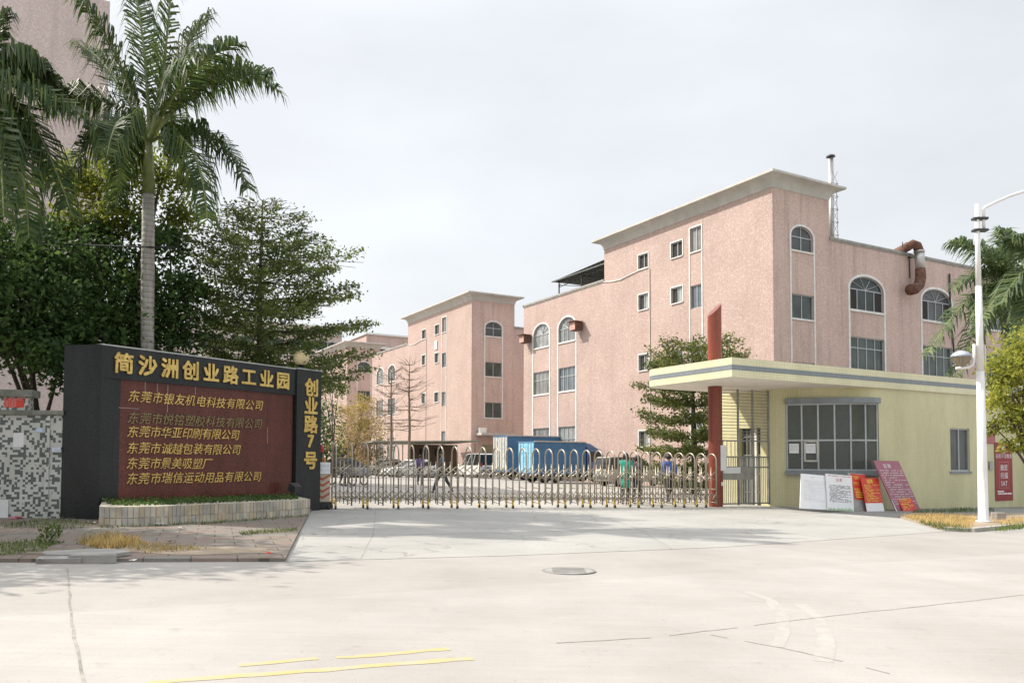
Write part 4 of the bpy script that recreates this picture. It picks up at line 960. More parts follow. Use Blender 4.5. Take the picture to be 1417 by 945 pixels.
z = lq(1417, 262).z; b = MB(); b.hexa([(dx+1.25, -.1, z-.06), (dx+1.9, -.12, z+.04), (dx+1.9, .12, z+.04), (dx+1.25, .1, z-.06), (dx+1.25, -.07, z+.06), (dx+1.85, -.08, z+.2), (dx+1.85, .08, z+.2), (dx+1.25, .07, z+.06)]); b.build('lamp_head', DARKM, arm)
zl = lq(1, 505).z; lx = lq(1330, 490).x
b = MB(); b.tube([(-.16, 0, lq(1, 472).z), (-.16, 0, lq(1, 487).z), (-.2, 0, zl+.10), (-.32, 0, zl+.02), (lx-.15, 0, zl-.01)], .04, 8); br_ = b.build('lower_arm', LPW, post, smooth=True)
zc = lq(1, 490).z
MB().lathe((lx, 0, zc), [(.28, 0), (.27, .05), (.2, .12), (.1, .17), (.01, .185)], 20).build('lantern_top', plain('blue_grey_lantern', (.40, .43, .52), .3, .3), br_, smooth=True)
MB().lathe((lx, 0, zc), [(.02, -.29), (.1, -.22), (.19, -.12), (.26, -.02), (.27, -.003)], 20).build('lantern_bowl', plain('smoky_lantern_bowl', (.23, .19, .13), .2), br_, smooth=True)
b = MB(); b.tube([(lx, 0, zl-.02), (lx, 0, zc-.27)], .03, 6)
for k in range(3):
    t = 2*PI*k/3; b.tube([(lx, 0, zc-.28), (lx+.2*math.cos(t), .2*math.sin(t), zc-.15), (lx+.29*math.cos(t), .29*math.sin(t), zc+.01)], .014, 5)
b.build('lantern_cage', GREYM, br_)

# ------------------------------------------------------------------ trees
def limb(b, p, q, r0, r1, bend=.12, n=5, sides=6):
    p, q = Vector(p), Vector(q); L = (q-p).length; o = Vector((random.uniform(-1, 1), random.uniform(-1, 1), random.uniform(-.2, .6)))*L*bend
    b.tube([p.lerp(q, t/n)+o*math.sin(PI*t/n) for t in range(n+1)], [r0+(r1-r0)*t/n for t in range(n+1)], sides)
def broadleaf(name, loc, height, trunk_r, clumps, leaf, size, n, label, cat='tree', group=None, lean=(0, 0), twigs=7, spread=.42, stems=1, barkm=BARK, asp=.5):
    """clumps: (dx, dy, z, radius) lobes of the crown"""
    root = empty(name, loc, 0, label, cat, group); b = MB(); top = Vector((lean[0], lean[1], height*.42))
    for s in range(stems):
        off = Vector((random.uniform(-.5, .5), random.uniform(-.4, .4), 0)) if stems > 1 else Vector()
        b.tube([off+Vector((0, 0, -.2)), off*.8+top*.35+Vector((.05, .03, 0)), off*1.2+top*.7, top+off*1.6], [trunk_r*1.25, trunk_r, trunk_r*.85, trunk_r*.7], 9)
    P = []; tot = sum(c[3]**2 for c in clumps)
    for cx, cy, cz, r in clumps:
        c = Vector((cx, cy, cz)); limb(b, top*random.uniform(.75, 1), c, trunk_r*.5, trunk_r*.14, .1)
        m = int(n*r*r/tot); k = max(6, int(m/26))
        d = rng.normal(0, 1, (k, 3)); d /= np.linalg.norm(d, axis=1, keepdims=True); rad = r*rng.uniform(.25, 1.05, k)**.6
        tw = np.array([cx, cy, cz])+d*rad[:, None]*np.array([1, 1, .8])
        for t in tw[:twigs]: limb(b, c, t, trunk_r*.14, .012, .15, 3, 4)
        pp = np.repeat(tw, 26, 0)+rng.normal(0, 1, (k*26, 3))*r*spread*np.array([.55, .55, .38])
        P.append(pp)
    b.build('trunk', barkm, root, smooth=True)
    build_leaves('crown', leafquads(np.concatenate(P), size, .25, asp), leaf, root); return root
def tiered(name, loc, height, trunk_r, tiers, leaf, size, n, label, group=None, bareTop=0, flat=.75, barkm=BARK, nb=9, jitter=.10, lean=(0, 0), wob=.0):
    """layered tree: tiers = (z, reach, dx, dy, weight) of nearly level branches"""
    root = empty(name, loc, 0, label, 'tree', group); b = MB()
    b.tube([(0, 0, -.2), (lean[0]*.3+.05, .02, height*.3), (lean[0]*.6-.04, lean[1]*.6, height*.65), (lean[0], lean[1], height)], [trunk_r*1.2, trunk_r, trunk_r*.6, .02], 9)
    P = []; tw = sum(t[4]*t[1] for t in tiers)
    for z, reach, dx, dy, wgt in tiers:
        m = int(n*wgt*reach/tw); ph = random.uniform(0, 2*PI); per = max(1, m//nb)
        for k in range(nb):
            a = ph+2*PI*k/nb+random.uniform(-.25, .25); L = reach*random.uniform(.72, 1.05)
            s = Vector((lean[0]*z/height, lean[1]*z/height, z-.12*reach)); e = Vector((dx+math.cos(a)*L, dy+math.sin(a)*L, z+random.uniform(-.5, 1)*jitter*1.3+random.uniform(-1, 1)*wob))
            mid = s.lerp(e, .5)+Vector((0, 0, -.05*reach)); th = 1 if z < height*.8 else .5; b.tube([s, mid, e], [trunk_r*.2*min(1, reach/2+.3)*th, trunk_r*.11*th, .006], 5)
            for q in range(3):
                t0 = random.uniform(.35, .85); pt = s.lerp(e, t0); sa = a+random.choice((-1, 1))*random.uniform(.4, .9); sl_ = L*(1-t0)*random.uniform(.7, 1.1)+.15
                b.tube([pt, pt+Vector((math.cos(sa)*sl_, math.sin(sa)*sl_, .06))], [trunk_r*.07, .006], 4)
            t = rng.uniform(.2, 1.02, per)**.7; cen = np.array(s)[None]*(1-t[:, None])+np.array(e)[None]*t[:, None]; cen[:, 2] -= .05*reach*np.sin(PI*t)
            w_ = (.30*L*(1.05-t*.7))[:, None]*np.clip(1, 0, 1)
            off = rng.normal(0, 1, (per, 3))*np.concatenate([w_*.55, w_*.55, np.full((per, 1), jitter)], 1)
            P.append(cen+off+np.array([0, 0, .05]))
    b.build('trunk', barkm, root, smooth=True)
    build_leaves('crown', leafquads(np.concatenate(P), size, flat*.25, .62), leaf, root); return root

def frond_geo(base, ctrl, tip, nl, ll, wdt, droop, V, rach, vshape=.5):
    """pinnate leaf: rachis as a quadratic curve, leaflets as folded two-piece blades"""
    base, ctrl, tip = map(Vector, (base, ctrl, tip)); n = 10
    cv = lambda t: base*(1-t)**2+ctrl*2*t*(1-t)+tip*t*t
    rach.tube([cv(i/n) for i in range(n+1)], [.045*(1-.85*i/n)+.006 for i in range(n+1)], 5)
    for i in range(nl):
        t = .16+.84*(i+.5)/nl; p = cv(t); d = (cv(min(1, t+.02))-cv(max(0, t-.02))).normalized()
        s = d.cross(Vector((0, 0, 1))); s = s.normalized() if s.length > .05 else Vector((1, 0, 0)); u = s.cross(d)
        prof = min(1, (t-.1)*4)*(1-.55*max(0, t-.55)/.45)
        for sg_ in (-1, 1):
            L = ll*prof*random.uniform(.85, 1.12)
            a = (s*sg_*math.cos(vshape)+u*math.sin(vshape)*random.uniform(-1.1, 1.4)+d*random.uniform(.45, .8)).normalized()
            e1 = p+a*L*.5; e2 = e1+(a*.6+Vector((0, 0, -droop*random.uniform(.5, 1.5)))+d*.15).normalized()*L*.55
            wv = (d-a*d.dot(a)).normalized()*wdt*random.uniform(.8, 1.15)
            V += [p-wv*.4, p+wv*.4, e1+wv*.5, e1-wv*.5, e1-wv*.5, e1+wv*.5, e2+wv*.08, e2-wv*.08]
def palm(name, base, crown, fr, label, leaf, trunk_r=.2, nl=60, ll=.75, wdt=.05, droop=.8, shaft=1.5, group=None, lean_mid=None):
    """fr: list of (ctrl, tip) offsets from the crown centre"""
    root = empty(name, base, 0, label, 'palm tree', group); c = Vector(crown)-Vector(base)
    b = MB(); zs = c.z-shaft; b.tube([Vector((0, 0, -.2)), Vector((c.x*.2, c.y*.2, zs*.25)), Vector((c.x*.45, c.y*.45, zs*.5)), Vector((c.x*.7, c.y*.7, zs*.78)), Vector((c.x*.88, c.y*.88, zs))], [trunk_r*1.15, trunk_r*.95, trunk_r*.97, trunk_r, trunk_r*.88], 14)
    b.build('trunk', PBARK, root, smooth=True)
    b = MB(); b.tube([Vector((c.x*.88, c.y*.88, zs)), Vector((c.x*.93, c.y*.93, zs+shaft*.5)), c+Vector((0, 0, .1))], [trunk_r*.95, trunk_r*.8, trunk_r*.45], 12); b.build('crownshaft', SHAFT, root, smooth=True)
    V, rach = [], MB()
    for ctrl, tip in fr: frond_geo(c-Vector((0, 0, .1)), c+Vector(ctrl), c+Vector(tip), nl, ll, wdt, droop, V, rach)
    build_leaves('crown', np.array([tuple(x) for x in V]), leaf, root); rach.build('frond_stem', SHAFT, root); return root
PC = at(206, 192, 20.6)
def fpx(ctrl, tip, C, Y, dyc=0, dyt=0):
    return (at(ctrl[0], ctrl[1], Y+dyc)-C, at(tip[0], tip[1], Y+dyt)-C)
fr = [fpx((300, 40), (388, 128), PC, 20.6, -.4, -.8), fpx((275, 95), (372, 100), PC, 20.6, .8, 1.6), fpx((300, 145), (345, 262), PC, 20.6, -.3, -.6), fpx((275, 150), (287, 305), PC, 20.6, -1, -1.6),
      fpx((232, 90), (238, -40), PC, 20.6, 0, 0), fpx((250, 60), (290, 20), PC, 20.6, .6, 1.2), fpx((170, 70), (105, -10), PC, 20.6, -.3, -.8), fpx((205, 60), (180, -45), PC, 20.6, .7, 1.4), fpx((150, 75), (108, 62), PC, 20.6, 1, 2.2),
      fpx((120, 130), (86, 285), PC, 20.6, -.5, -1), fpx((150, 100), (60, 150), PC, 20.6, .2, .3), fpx((165, 120), (148, 215), PC, 20.6, -1.6, -2.6), fpx((180, 130), (160, 290), PC, 20.6, .5, 1.0),
      fpx((240, 110), (245, 225), PC, 20.6, 1.6, 2.6), fpx((255, 80), (330, 60), PC, 20.6, -1.2, -2)]
palm('royal_palm', (PC.x+.15, PC.y, gz(PC.x)), PC, fr, 'tall royal palm with smooth grey trunk rising behind the name wall', LEAF_PALM, .165, 110, 1.0, .05, 1.6, 1.45)
P2 = at(-30, 118, 19.)
fr = [fpx((30, 60), (62, 95), P2, 19), fpx((20, 90), (135, 175), P2, 19, -.5, -1), fpx((40, 110), (100, 300), P2, 19, -.4, -.8), fpx((30, 140), (40, 330), P2, 19, -1, -1.6), fpx((0, 120), (5, 300), P2, 19, -1, -2), fpx((-30, 40), (10, 20), P2, 19, .5, 1),
      fpx((-100, 60), (-160, 170), P2, 19), fpx((-80, 40), (-140, 60), P2, 19, .5, 1), fpx((-90, 110), (-110, 290), P2, 19), fpx((20, 70), (90, 130), P2, 19, 1, 1.8), fpx((10, 120), (70, 250), P2, 19, .8, 1.5), fpx((-20, 30), (-40, -40), P2, 19), fpx((0, 130), (-20, 320), P2, 19, -.5, -.8)]
palm('royal_palm', (P2.x-.2, P2.y, gz(P2.x)), P2, fr, 'royal palm at the left edge whose fronds hang into view', LEAF_PALM, .165, 110, 1.05, .057, 1.7, 1.3)
P3 = at(1402, 408, 37.)
fr = [fpx((1370, 330), (1315, 335), P3, 37, 0, 0), fpx((1375, 350), (1318, 400), P3, 37, -.6, -1.2), fpx((1350, 370), (1283, 492), P3, 37, -.5, -.8), fpx((1370, 390), (1312, 545), P3, 37, -1, -1.4), fpx((1400, 330), (1385, 318), P3, 37, .8, 1.2), fpx((1430, 320), (1465, 350), P3, 37), fpx((1440, 360), (1480, 450), P3, 37, -.5, -1),
      fpx((1410, 370), (1400, 500), P3, 37, -2, -3), fpx((1390, 370), (1350, 460), P3, 37, -1.8, -2.8), fpx((1425, 390), (1440, 520), P3, 37, -1.2, -2), fpx((1380, 360), (1340, 440), P3, 37, 1.5, 2.2), fpx((1385, 340), (1350, 350), P3, 37, -1.6, -2.4), fpx((1420, 350), (1440, 400), P3, 37, -1.8, -2.8)]
palm('bushy_palm', (P3.x+.2, P3.y, gz(P3.x)), P3, fr, 'bushy palm behind the guardhouse roof beside the lamp post', LEAF_PALM2, .22, 80, 1.2, .085, .9, 1.2)
P4 = at(1440, 375, 34.)
fr = [fpx((1425, 330), (1400, 330), P4, 34, -.4, -.6), fpx((1415, 360), (1385, 420), P4, 34, -.4, -.7), fpx((1425, 380), (1410, 480), P4, 34, -.6, -1), fpx((1450, 310), (1470, 300), P4, 34), fpx((1470, 350), (1500, 420), P4, 34), fpx((1430, 320), (1410, 345), P4, 34, 1, 1.6)]
palm('bushy_palm', (P4.x+.2, P4.y, gz(P4.x)), P4, fr, 'second bushy palm cut off by the right edge', LEAF_PALM2, .22, 80, 1.2, .085, .9, 1.0)

def px_clumps(lst, loc, Y, rs=1.): # (px, py, radius, dy)
    o = []
    for x, y, r, dy in lst: p = at(x, y, Y+dy); o.append((p.x-loc.x, p.y-loc.y, p.z-loc.z, r*rs))
    return o
def base(px, Y): p = at(px, 600, Y); return Vector((p.x, p.y, gz(p.x)))
L = base(150, 21.8); cl = px_clumps([(120, 400, 1.5, 0), (165, 360, 1.2, .5), (190, 430, 1.3, -.3), (230, 395, 1.0, .3), (250, 450, 1.1, .4), (150, 470, 1.3, -.8), (90, 470, 1.2, -.8), (210, 500, 1.2, .2), (235, 340, .7, .6), (100, 345, 1.0, .6), (205, 325, .55, -.4), (60, 318, .6, .3), (140, 318, .5, .2), (262, 400, .6, .2)], L, 21.8, .86)
broadleaf('broadleaf_tree', L, 6, .14, cl, LEAF_DARK, .16, 19000, 'dense dark broadleaf tree behind the left half of the name wall', spread=.5)
L = base(30, 20); cl = px_clumps([(20, 380, 1.4, 0), (60, 350, 1.1, .6), (60, 430, 1.3, -.2), (10, 460, 1.2, -.5), (85, 500, .9, -.5), (50, 480, 1.0, .3), (-50, 400, 1.6, 0), (-40, 330, 1.2, .4), (120, 520, .8, -.2)], L, 20, .84)
broadleaf('broadleaf_tree', L, 4.6, .13, cl, LEAF_DARK, .16, 18000, 'dark broadleaf tree with forked stems above the mosaic wall', lean=(.5, 0), stems=3, spread=.5)
L = base(150, 22.6); cl = px_clumps([(130, 250, .9, 0), (170, 210, .9, .5), (220, 250, .9, 0), (250, 300, .7, .3), (110, 310, .9, 0), (175, 300, .9, -.3), (240, 200, .5, .4), (90, 240, .8, .3), (260, 255, .4, 0)], L, 22.6, .8)
broadleaf('sparse_tree', L, 10.5, .13, cl, LEAF_YEL, .15, 9000, 'airy yellow-green tree showing between the palm fronds', spread=.62, twigs=10)
for lx_, ly_, zz in ((-13.6, 14.6, 6.6), (-18.5, 18.0, 7.5), (-12.2, 12.7, 6.1)):
    L = Vector((lx_, ly_, gz(lx_)))
    broadleaf('street_tree', L, 5, .14, [(0, 0, zz, 1.5), (1.3, .3, zz-.6, 1.2), (-1.2, .5, zz-.4, 1.3), (.3, -1.2, zz-.8, 1.1), (.2, 1.2, zz-.5, 1.2), (.6, .2, zz+1.1, 1.0)], LEAF_DARK, .24, 5200, 'street tree on the left pavement outside the picture', group='street trees left of the picture', spread=.6)
# tiered tree right of the palm
L = base(358, 23.5); Z = lambda py, Y=23.5: at(358, py, Y).z-L.z
tiers = [(Z(512), 2.3, .95, 0, 1.0), (Z(490), 2.75, .65, .2, 1.3), (Z(468), 2.1, .2, 0, .9), (Z(442), 2.75, .6, -.2, 1.2), (Z(420), 2.1, .0, 0, .9), (Z(402), 2.6, .55, .2, 1.15), (Z(380), 2.1, .0, 0, .9), (Z(354), 2.5, .45, .1, 1.1), (Z(341), 2.1, -.15, 0, .75), (Z(324), 1.9, .1, 0, .6), (Z(308), 1.6, .1, 0, .40), (Z(294), 1.25, .05, 0, .22), (Z(284), .7, .1, 0, .10)]
tiered('tiered_tree', L, Z(278), .13, tiers, LEAF_TIER, .10, 33000, 'layered tree with flat spreading tiers right of the palm trunk', nb=11, jitter=.065, flat=1.6, wob=.16)
L = base(960, 41); Z = lambda py, Y=41: at(960, py, Y).z-L.z
tiers = [(Z(668), 1.9, -.1, 0, .8), (Z(645), 2.5, .0, 0, 1), (Z(620), 2.7, -.1, 0, 1), (Z(598), 2.9, -.1, 0, 1), (Z(575), 3.0, -.1, 0, 1), (Z(552), 2.9, 0, 0, 1), (Z(530), 3.0, 0, 0, 1), (Z(508), 3.2, .2, 0, 1), (Z(492), 2.9, .2, 0, .8), (Z(476), 2.3, .4, 0, .45)]
tiered('yard_tree', L, Z(464), .14, tiers, LEAF_GATE, .155, 26000, 'bushy olive tree in the yard behind the guardhouse canopy', nb=11, jitter=.13, flat=1.2, wob=.08)
L = base(1425, 24.5); cl = px_clumps([(1395, 510, .65, 0), (1425, 480, .8, .2), (1385, 555, .5, -.1), (1410, 580, .55, 0), (1440, 560, .8, .2), (1375, 590, .3, -.1), (1400, 615, .32, .0), (1450, 500, .9, .4), (1390, 530, .4, .5)], L, 24.5)
broadleaf('roadside_tree', L, 4.2, .1, cl, LEAF_ROAD, .14, 9000, 'sunlit yellow-green tree at the right edge before the banner', spread=.55)
L = base(490, 74); cl = px_clumps([(480, 600, 1.6, 0), (500, 575, 1.5, 0), (515, 600, 1.6, .5), (490, 630, 1.7, 0), (520, 630, 1.3, 0), (470, 620, 1.2, .2), (505, 555, 1.0, 0), (470, 570, .8, 0)], L, 74)
broadleaf('golden_tree', L, 6.2, .12, cl, LEAF_GOLD, .24, 9000, 'golden feathery tree in the yard beside the name wall', spread=.6, barkm=TWIG, asp=.3)
for px, pyt, lab in ((541, 503, 'bare leafless tree in front of the arched windows, left of two'), (566, 492, 'bare leafless tree before the middle factory, right of two')):
    L = base(px, 68); root = empty('bare_tree', L, 0, lab, 'tree', 'leafless trees in the yard'); h = at(px, pyt, 68).z-L.z; b = MB(); br = MB()
    b.tube([(0, 0, -.2), (.05, 0, h*.4), (-.03, 0, h*.7), (.02, 0, h)], [.14, .11, .07, .015], 7)
    for z in [h*k for k in (.42, .47, .55, .58, .63, .70, .73, .80, .86, .92)]:
        for k in range(5):
            a = random.uniform(0, 2*PI); Lb = (1-z/h)*3.2+.6+random.uniform(-.3, .5); rise = random.uniform(.1, .5)*Lb*(.3 if z < h*.6 else 1)
            e = Vector((math.cos(a)*Lb, math.sin(a)*Lb, z+rise)); s = Vector((0, 0, z)); br.tube([s, s.lerp(e, .5)-Vector((0, 0, .08*Lb)), e], [.035, .022, .008], 4)
            for q in range(4):
                p = s.lerp(e, random.uniform(.4, .95)); d = Vector((math.cos(a+random.uniform(-1, 1)), math.sin(a+random.uniform(-1, 1)), random.uniform(0, .8)))*random.uniform(.3, .9); br.tube([p, p+d], [.014, .005], 3)
    b.build('trunk', TWIG, root); br.build('crown', TWIG, root)
L = base(452, 62); cl = px_clumps([(452, 600, 1.3, 0), (445, 570, 1.3, 0), (458, 625, 1.2, 0), (440, 630, 1.4, 0), (430, 590, 1.4, 0)], L, 62)
broadleaf('dark_bush_tree', L, 4, .1, cl, LEAF_DARK, .24, 2600, 'dark shrubby tree seen just right of the name wall', spread=.6)
L = base(462, 60); cl = px_clumps([(462, 530, .8, 0), (470, 538, .7, .3), (452, 528, .8, 0), (448, 540, .7, 0)], L, 60)
broadleaf('dark_bush_tree', L, 6.6, .09, cl, LEAF_TIER, .22, 1500, 'slim dark tree with a small crown right of the globe lamp', spread=.6)

# ------------------------------------------------------------------ parking shelter, vehicles
sb = O2+VV_*-1.0+UV_*-3.0
sh = empty('parking_shelter', (sb.x, sb.y, gz(sb.x)), AZ, 'low parking shelter with brown sheet wall beside the middle factory', 'shelter')
dxs = 10.2
b = MB(); b.hexa([(-dxs, 0, 3.05), (.3, 0, 3.25), (.3, 6, 3.1), (-dxs, 6, 2.9), (-dxs, 0, 3.15), (.3, 0, 3.36), (.3, 6, 3.2), (-dxs, 6, 3.0)]); b.build('roof', plain('grey_green_roof_sheet', (.24, .25, .20), .6), sh)
b = MB(); x = -4.9
while x < 0: b.box(x, x+.11, 4.2, 4.24, .0, 3.0); b.box(x+.11, x+.2, 4.22, 4.26, 0, 3.0); x += .2
b.build('back_panel', plain('brown_corrugated_sheet', (.17, .12, .085), .7, c2=(.12, .085, .06)), sh)
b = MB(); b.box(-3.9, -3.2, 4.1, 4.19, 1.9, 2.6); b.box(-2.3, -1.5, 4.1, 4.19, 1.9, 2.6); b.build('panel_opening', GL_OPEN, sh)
b = MB()
for x in (-10, -5, 0): b.tube([(x, .2, 0), (x, .2, 3.05)], .05, 6); b.tube([(x, 5.8, 0), (x, 5.8, 3.0)], .05, 6)
b.build('shelter_post', GREYM, sh)

def wheel_set(root, xs, yw, r, wd=.2, rim=ALU):
    for x in xs:
        for s in (-1, 1):
            y = s*yw; b = MB(); b.tube([(x, y-wd/2, r), (x, y+wd/2, r)], r, 18); wv = b.build('wheel', BLACK, root, smooth=False)
            b = MB(); b.tube([(x, y+s*wd*.4, r), (x, y+s*(wd*.5+.012), r)], r*.62, 14); b.build('rim', rim, wv)
def car_body(root, prof_low, prof_roof, wd, paint, tum=.14, glass=GL_CAR):
    """side profiles (x, z) of the lower body and of the glasshouse; forward is +x"""
    b = MB(); hw_ = wd/2; n = len(prof_low); vs = []
    for k, (ins, sc) in enumerate(((0.06, 1), (0, 1), (0, 1), (.06, 1))):
        y = [-hw_, -hw_+.05, hw_-.05, hw_][k]
        for x, z in prof_low:
            cx = sum(p[0] for p in prof_low)/n; e = .06 if k in (0, 3) else 0
            vs.append((x-(e if x > cx else -e)*.6, y, z-(e*.5 if z > .6 else 0)))
    fs = [(k*n+i, k*n+(i+1) % n, (k+1)*n+(i+1) % n, (k+1)*n+i) for k in range(3) for i in range(n)]
    for k in (0, 3):
        tr = tessellate_polygon([[Vector((x, z, 0)) for x, z in prof_low]]); fs += [tuple(k*n+i for i in t) for t in tr]
    b.add(vs, fs); body = b.build('body', paint, root)
    g = MB(); m = len(prof_roof); zlo = min(p[1] for p in prof_roof); zhi = max(p[1] for p in prof_roof)
    vs = [(x, s*(hw_-.03-tum*(z-zlo)/(zhi-zlo)), z) for s in (-1, 1) for x, z in prof_roof]
    tr = tessellate_polygon([[Vector((x, z, 0)) for x, z in prof_roof]])
    g.add(vs, [(i, (i+1) % m, (i+1) % m+m, i+m) for i in range(m)]+[tuple(t) for t in tr]+[tuple(i+m for i in t) for t in tr])
    g.build('window_glass', glass, root)
    r = MB(); top = [p for p in prof_roof if p[1] > zhi-.12]; x0, x1 = min(p[0] for p in top), max(p[0] for p in top); hy = hw_-.03-tum
    r.hexa([(x0-.05, -hy-.01, zhi-.05), (x1+.05, -hy-.01, zhi-.05), (x1+.05, hy+.01, zhi-.05), (x0-.05, hy+.01, zhi-.05), (x0+.05, -hy+.08, zhi+.03), (x1-.05, -hy+.08, zhi+.03), (x1-.05, hy-.08, zhi+.03), (x0+.05, hy-.08, zhi+.03)])
    k = len(prof_roof)
    for s in (-1, 1):
        pts = [Vector((x, s*(hw_-.02-tum*(z-zlo)/(zhi-zlo)), z)) for x, z in prof_roof]
        low = [i for i in range(k) if prof_roof[i][1] < zlo+.01]; hi_ = [i for i in range(k) if prof_roof[i][1] > zhi-.12]
        a, bb = pts[min(low, key=lambda i: pts[i].x)], pts[min(hi_, key=lambda i: pts[i].x)]; r.tube([a, bb], .05, 5)
        a2, b2 = pts[max(low, key=lambda i: pts[i].x)], pts[max(hi_, key=lambda i: pts[i].x)]; r.tube([a2, b2], .045, 5)
        for t in (.36, .68): r.tube([a.lerp(a2, t), bb.lerp(b2, t)], .04, 5)
    r.build('roof', paint, root)
    return body
def paintm(name, c): return plain(name, c, .28, .15, var=.04, spec=.6)
def lights(root, xr, yw, z, sz=(.22, .16)):
    for s in (-1, 1):
        b = MB(); b.box(xr-.02, xr+.02, s*yw-sz[0]/2, s*yw+sz[0]/2, z-sz[1]/2, z+sz[1]/2); b.build('tail_light', plain('red_lamp_lens', (.40, .03, .02), .25), root)
    b = MB(); b.box(xr-.025, xr+.01, -.26, .26, z-.32, z-.18); b.build('number_plate', plain('plate_blue', (.10, .16, .35), .5), root)
    b = MB(); b.box(xr-.08, xr+.05, -yw-.1, yw+.1, z-.62, z-.42); b.build('bumper', plain('dark_bumper', (.09, .09, .09), .6), root)
def minivan(P, rz, paint, label, cat, L=4.4, H_=1.85):
    root = empty(cat.replace(' ', '_'), P, rz, label, cat, None)
    low = [(0, .35), (0, 1.0), (.05, 1.08), (L*.72, 1.08), (L*.97, .88), (L, .6), (L, .32), (L*.8, .28), (L*.2, .28)]
    roof = [(.06, 1.08), (.22, H_-.08), (.5, H_), (L*.55, H_), (L*.62, H_-.05), (L*.83, 1.08)]
    car_body(root, low, roof, 1.72, paint); wheel_set(root, (L*.19, L*.82), .76, .32); lights(root, 0, .68, 1.12, (.16, .34))
    for s in (-1, 1):
        b = MB(); b.box(L*.93, L-.02, s*.62-.15, s*.62+.15, .68, .82); b.build('headlight', plain('headlamp_glass', (.5, .5, .5), .1), root)
    return root
def sedan(P, rz, paint, label, L=4.5):
    root = empty('sedan_car', P, rz, label, 'car')
    low = [(0, .4), (.02, .92), (.7, .98), (L*.68, .92), (L*.97, .78), (L, .5), (L*.95, .28), (L*.1, .26)]
    roof = [(.45, .97), (1.15, 1.38), (1.5, 1.45), (2.3, 1.45), (2.6, 1.38), (L*.72, .92)]
    car_body(root, low, roof, 1.74, paint); wheel_set(root, (L*.18, L*.8), .78, .31); lights(root, 0, .66, .8, (.34, .14)); return root
def truck(P, rz, boxL, boxW, boxH, z0, side, rear, cabp, label, group, cab=True):
    root = empty('box_truck', P, rz, label, 'truck', group); hy = boxW/2
    b = MB(); b.box(0, boxL, -hy, hy, z0, z0+boxH)
    n = int(boxL/.22)
    for k in range(n):
        x = .06+k*boxL/n
        for s in (-1, 1): b.box(x, x+.11, s*hy-.012, s*hy+.012, z0+.12, z0+boxH-.1)
    b.box(-.03, boxL+.01, -hy-.03, hy+.03, z0+boxH-.08, z0+boxH+.02); b.box(-.03, boxL+.01, -hy-.03, hy+.03, z0-.04, z0+.08)
    b.build('cargo_box', side, root)
    for s in (-1, 1): MB().box(-.04, boxL+.02, s*(hy+.035)-.025, s*(hy+.035)+.025, z0+boxH-.03, z0+boxH+.05).build('top_rail', GALV, root)
    for s in (-1, 1):
        b = MB(); y0, y1 = sorted((s*.02, s*(hy-.06))); b.box(-.06, -.005, y0, y1, z0+.08, z0+boxH-.1)
        for k in range(3): zz = z0+.2+k*(boxH-.4)/3; b.box(-.075, -.058, y0+.1, y1-.1, zz, zz+(boxH-.4)/3-.12)
        d = b.build('rear_door', rear, root); b = MB()
        for t in (.3, .7): y = y0+(y1-y0)*t; b.tube([(-.10, y, z0+.05), (-.10, y, z0+boxH-.05)], .022, 5)
        b.build('locking_bar', GALV, d)
    b = MB(); b.box(0, boxL+1.6, -.4, .4, z0-.3, z0-.05); b.box(.2, boxL*.5, -hy+.05, -hy+.12, .45, z0-.1); b.box(.2, boxL*.5, hy-.12, hy-.05, .45, z0-.1); b.box(-.1, .05, -hy+.1, hy-.1, .5, .62); b.build('chassis', DARKM, root)
    r = .42; wheel_set(root, (boxL*.22, boxL*.22+.95, boxL+1.0), hy-.22, r, .28, GREYM)
    if cab:
        x0 = boxL+.18; b = MB(); pr_ = [(x0, .55), (x0, 2.55), (x0+.75, 2.5), (x0+1.25, 2.3), (x0+1.68, 1.55), (x0+1.78, 1.3), (x0+1.78, .55)]; cw = hy-.08
        tr = tessellate_polygon([[Vector((x, z, 0)) for x, z in pr_]]); m = len(pr_)
        b.add([(x, s*cw, z) for s in (-1, 1) for x, z in pr_], [(i, (i+1) % m, (i+1) % m+m, i+m) for i in range(m)]+[tuple(t) for t in tr]+[tuple(i+m for i in t) for t in tr])
        cb = b.build('cab', cabp, root); b = MB(); top = z0+boxH
        b.hexa([(x0, -cw+.1, 2.56), (x0+1.2, -cw+.2, 2.34), (x0+1.2, cw-.2, 2.34), (x0, cw-.1, 2.56), (x0, -cw+.15, top-.02), (x0+.5, -cw+.25, top-.12), (x0+.5, cw-.25, top-.12), (x0, cw-.15, top-.02)]); b.build('wind_deflector', cabp, cb)
        b = MB()
        for s in (-1, 1): b.hexa([(x0+.12, s*cw, 1.5), (x0+1.45, s*cw, 1.5), (x0+1.45, s*(cw+.012), 1.5), (x0+.12, s*(cw+.012), 1.5), (x0+.15, s*cw, 2.2), (x0+1.08, s*cw, 2.2), (x0+1.08, s*(cw+.012), 2.2), (x0+.15, s*(cw+.012), 2.2)])
        b.add([(x0+1.34, -cw+.1, 2.22), (x0+1.34, cw-.1, 2.22), (x0+1.72, cw-.1, 1.52), (x0+1.72, -cw+.1, 1.52)], [(0, 1, 2, 3)]); b.build('cab_window', GL_CAR, cb)
    return root
def gp_(px, Y): p = at(px, 650, Y); return Vector((p.x, p.y, gz(p.x)+.004))
P = gp_(740, 56)+UV_*1.1; BLUE = plain('blue_container_paint', (.065, .18, .33), .5, c2=(.045, .13, .25), scale=2); LBLUE = plain('light_blue_door_paint', (.22, .50, .66), .5)
truck(P, AZ, 4.3, 2.15, 2.25, .62, BLUE, LBLUE, plain('blue_cab_paint', (.09, .15, .30), .35), 'blue box truck with light blue rear doors parked by the factory', 'blue box trucks in the yard')
P = gp_(703, 63)+UV_*1.2
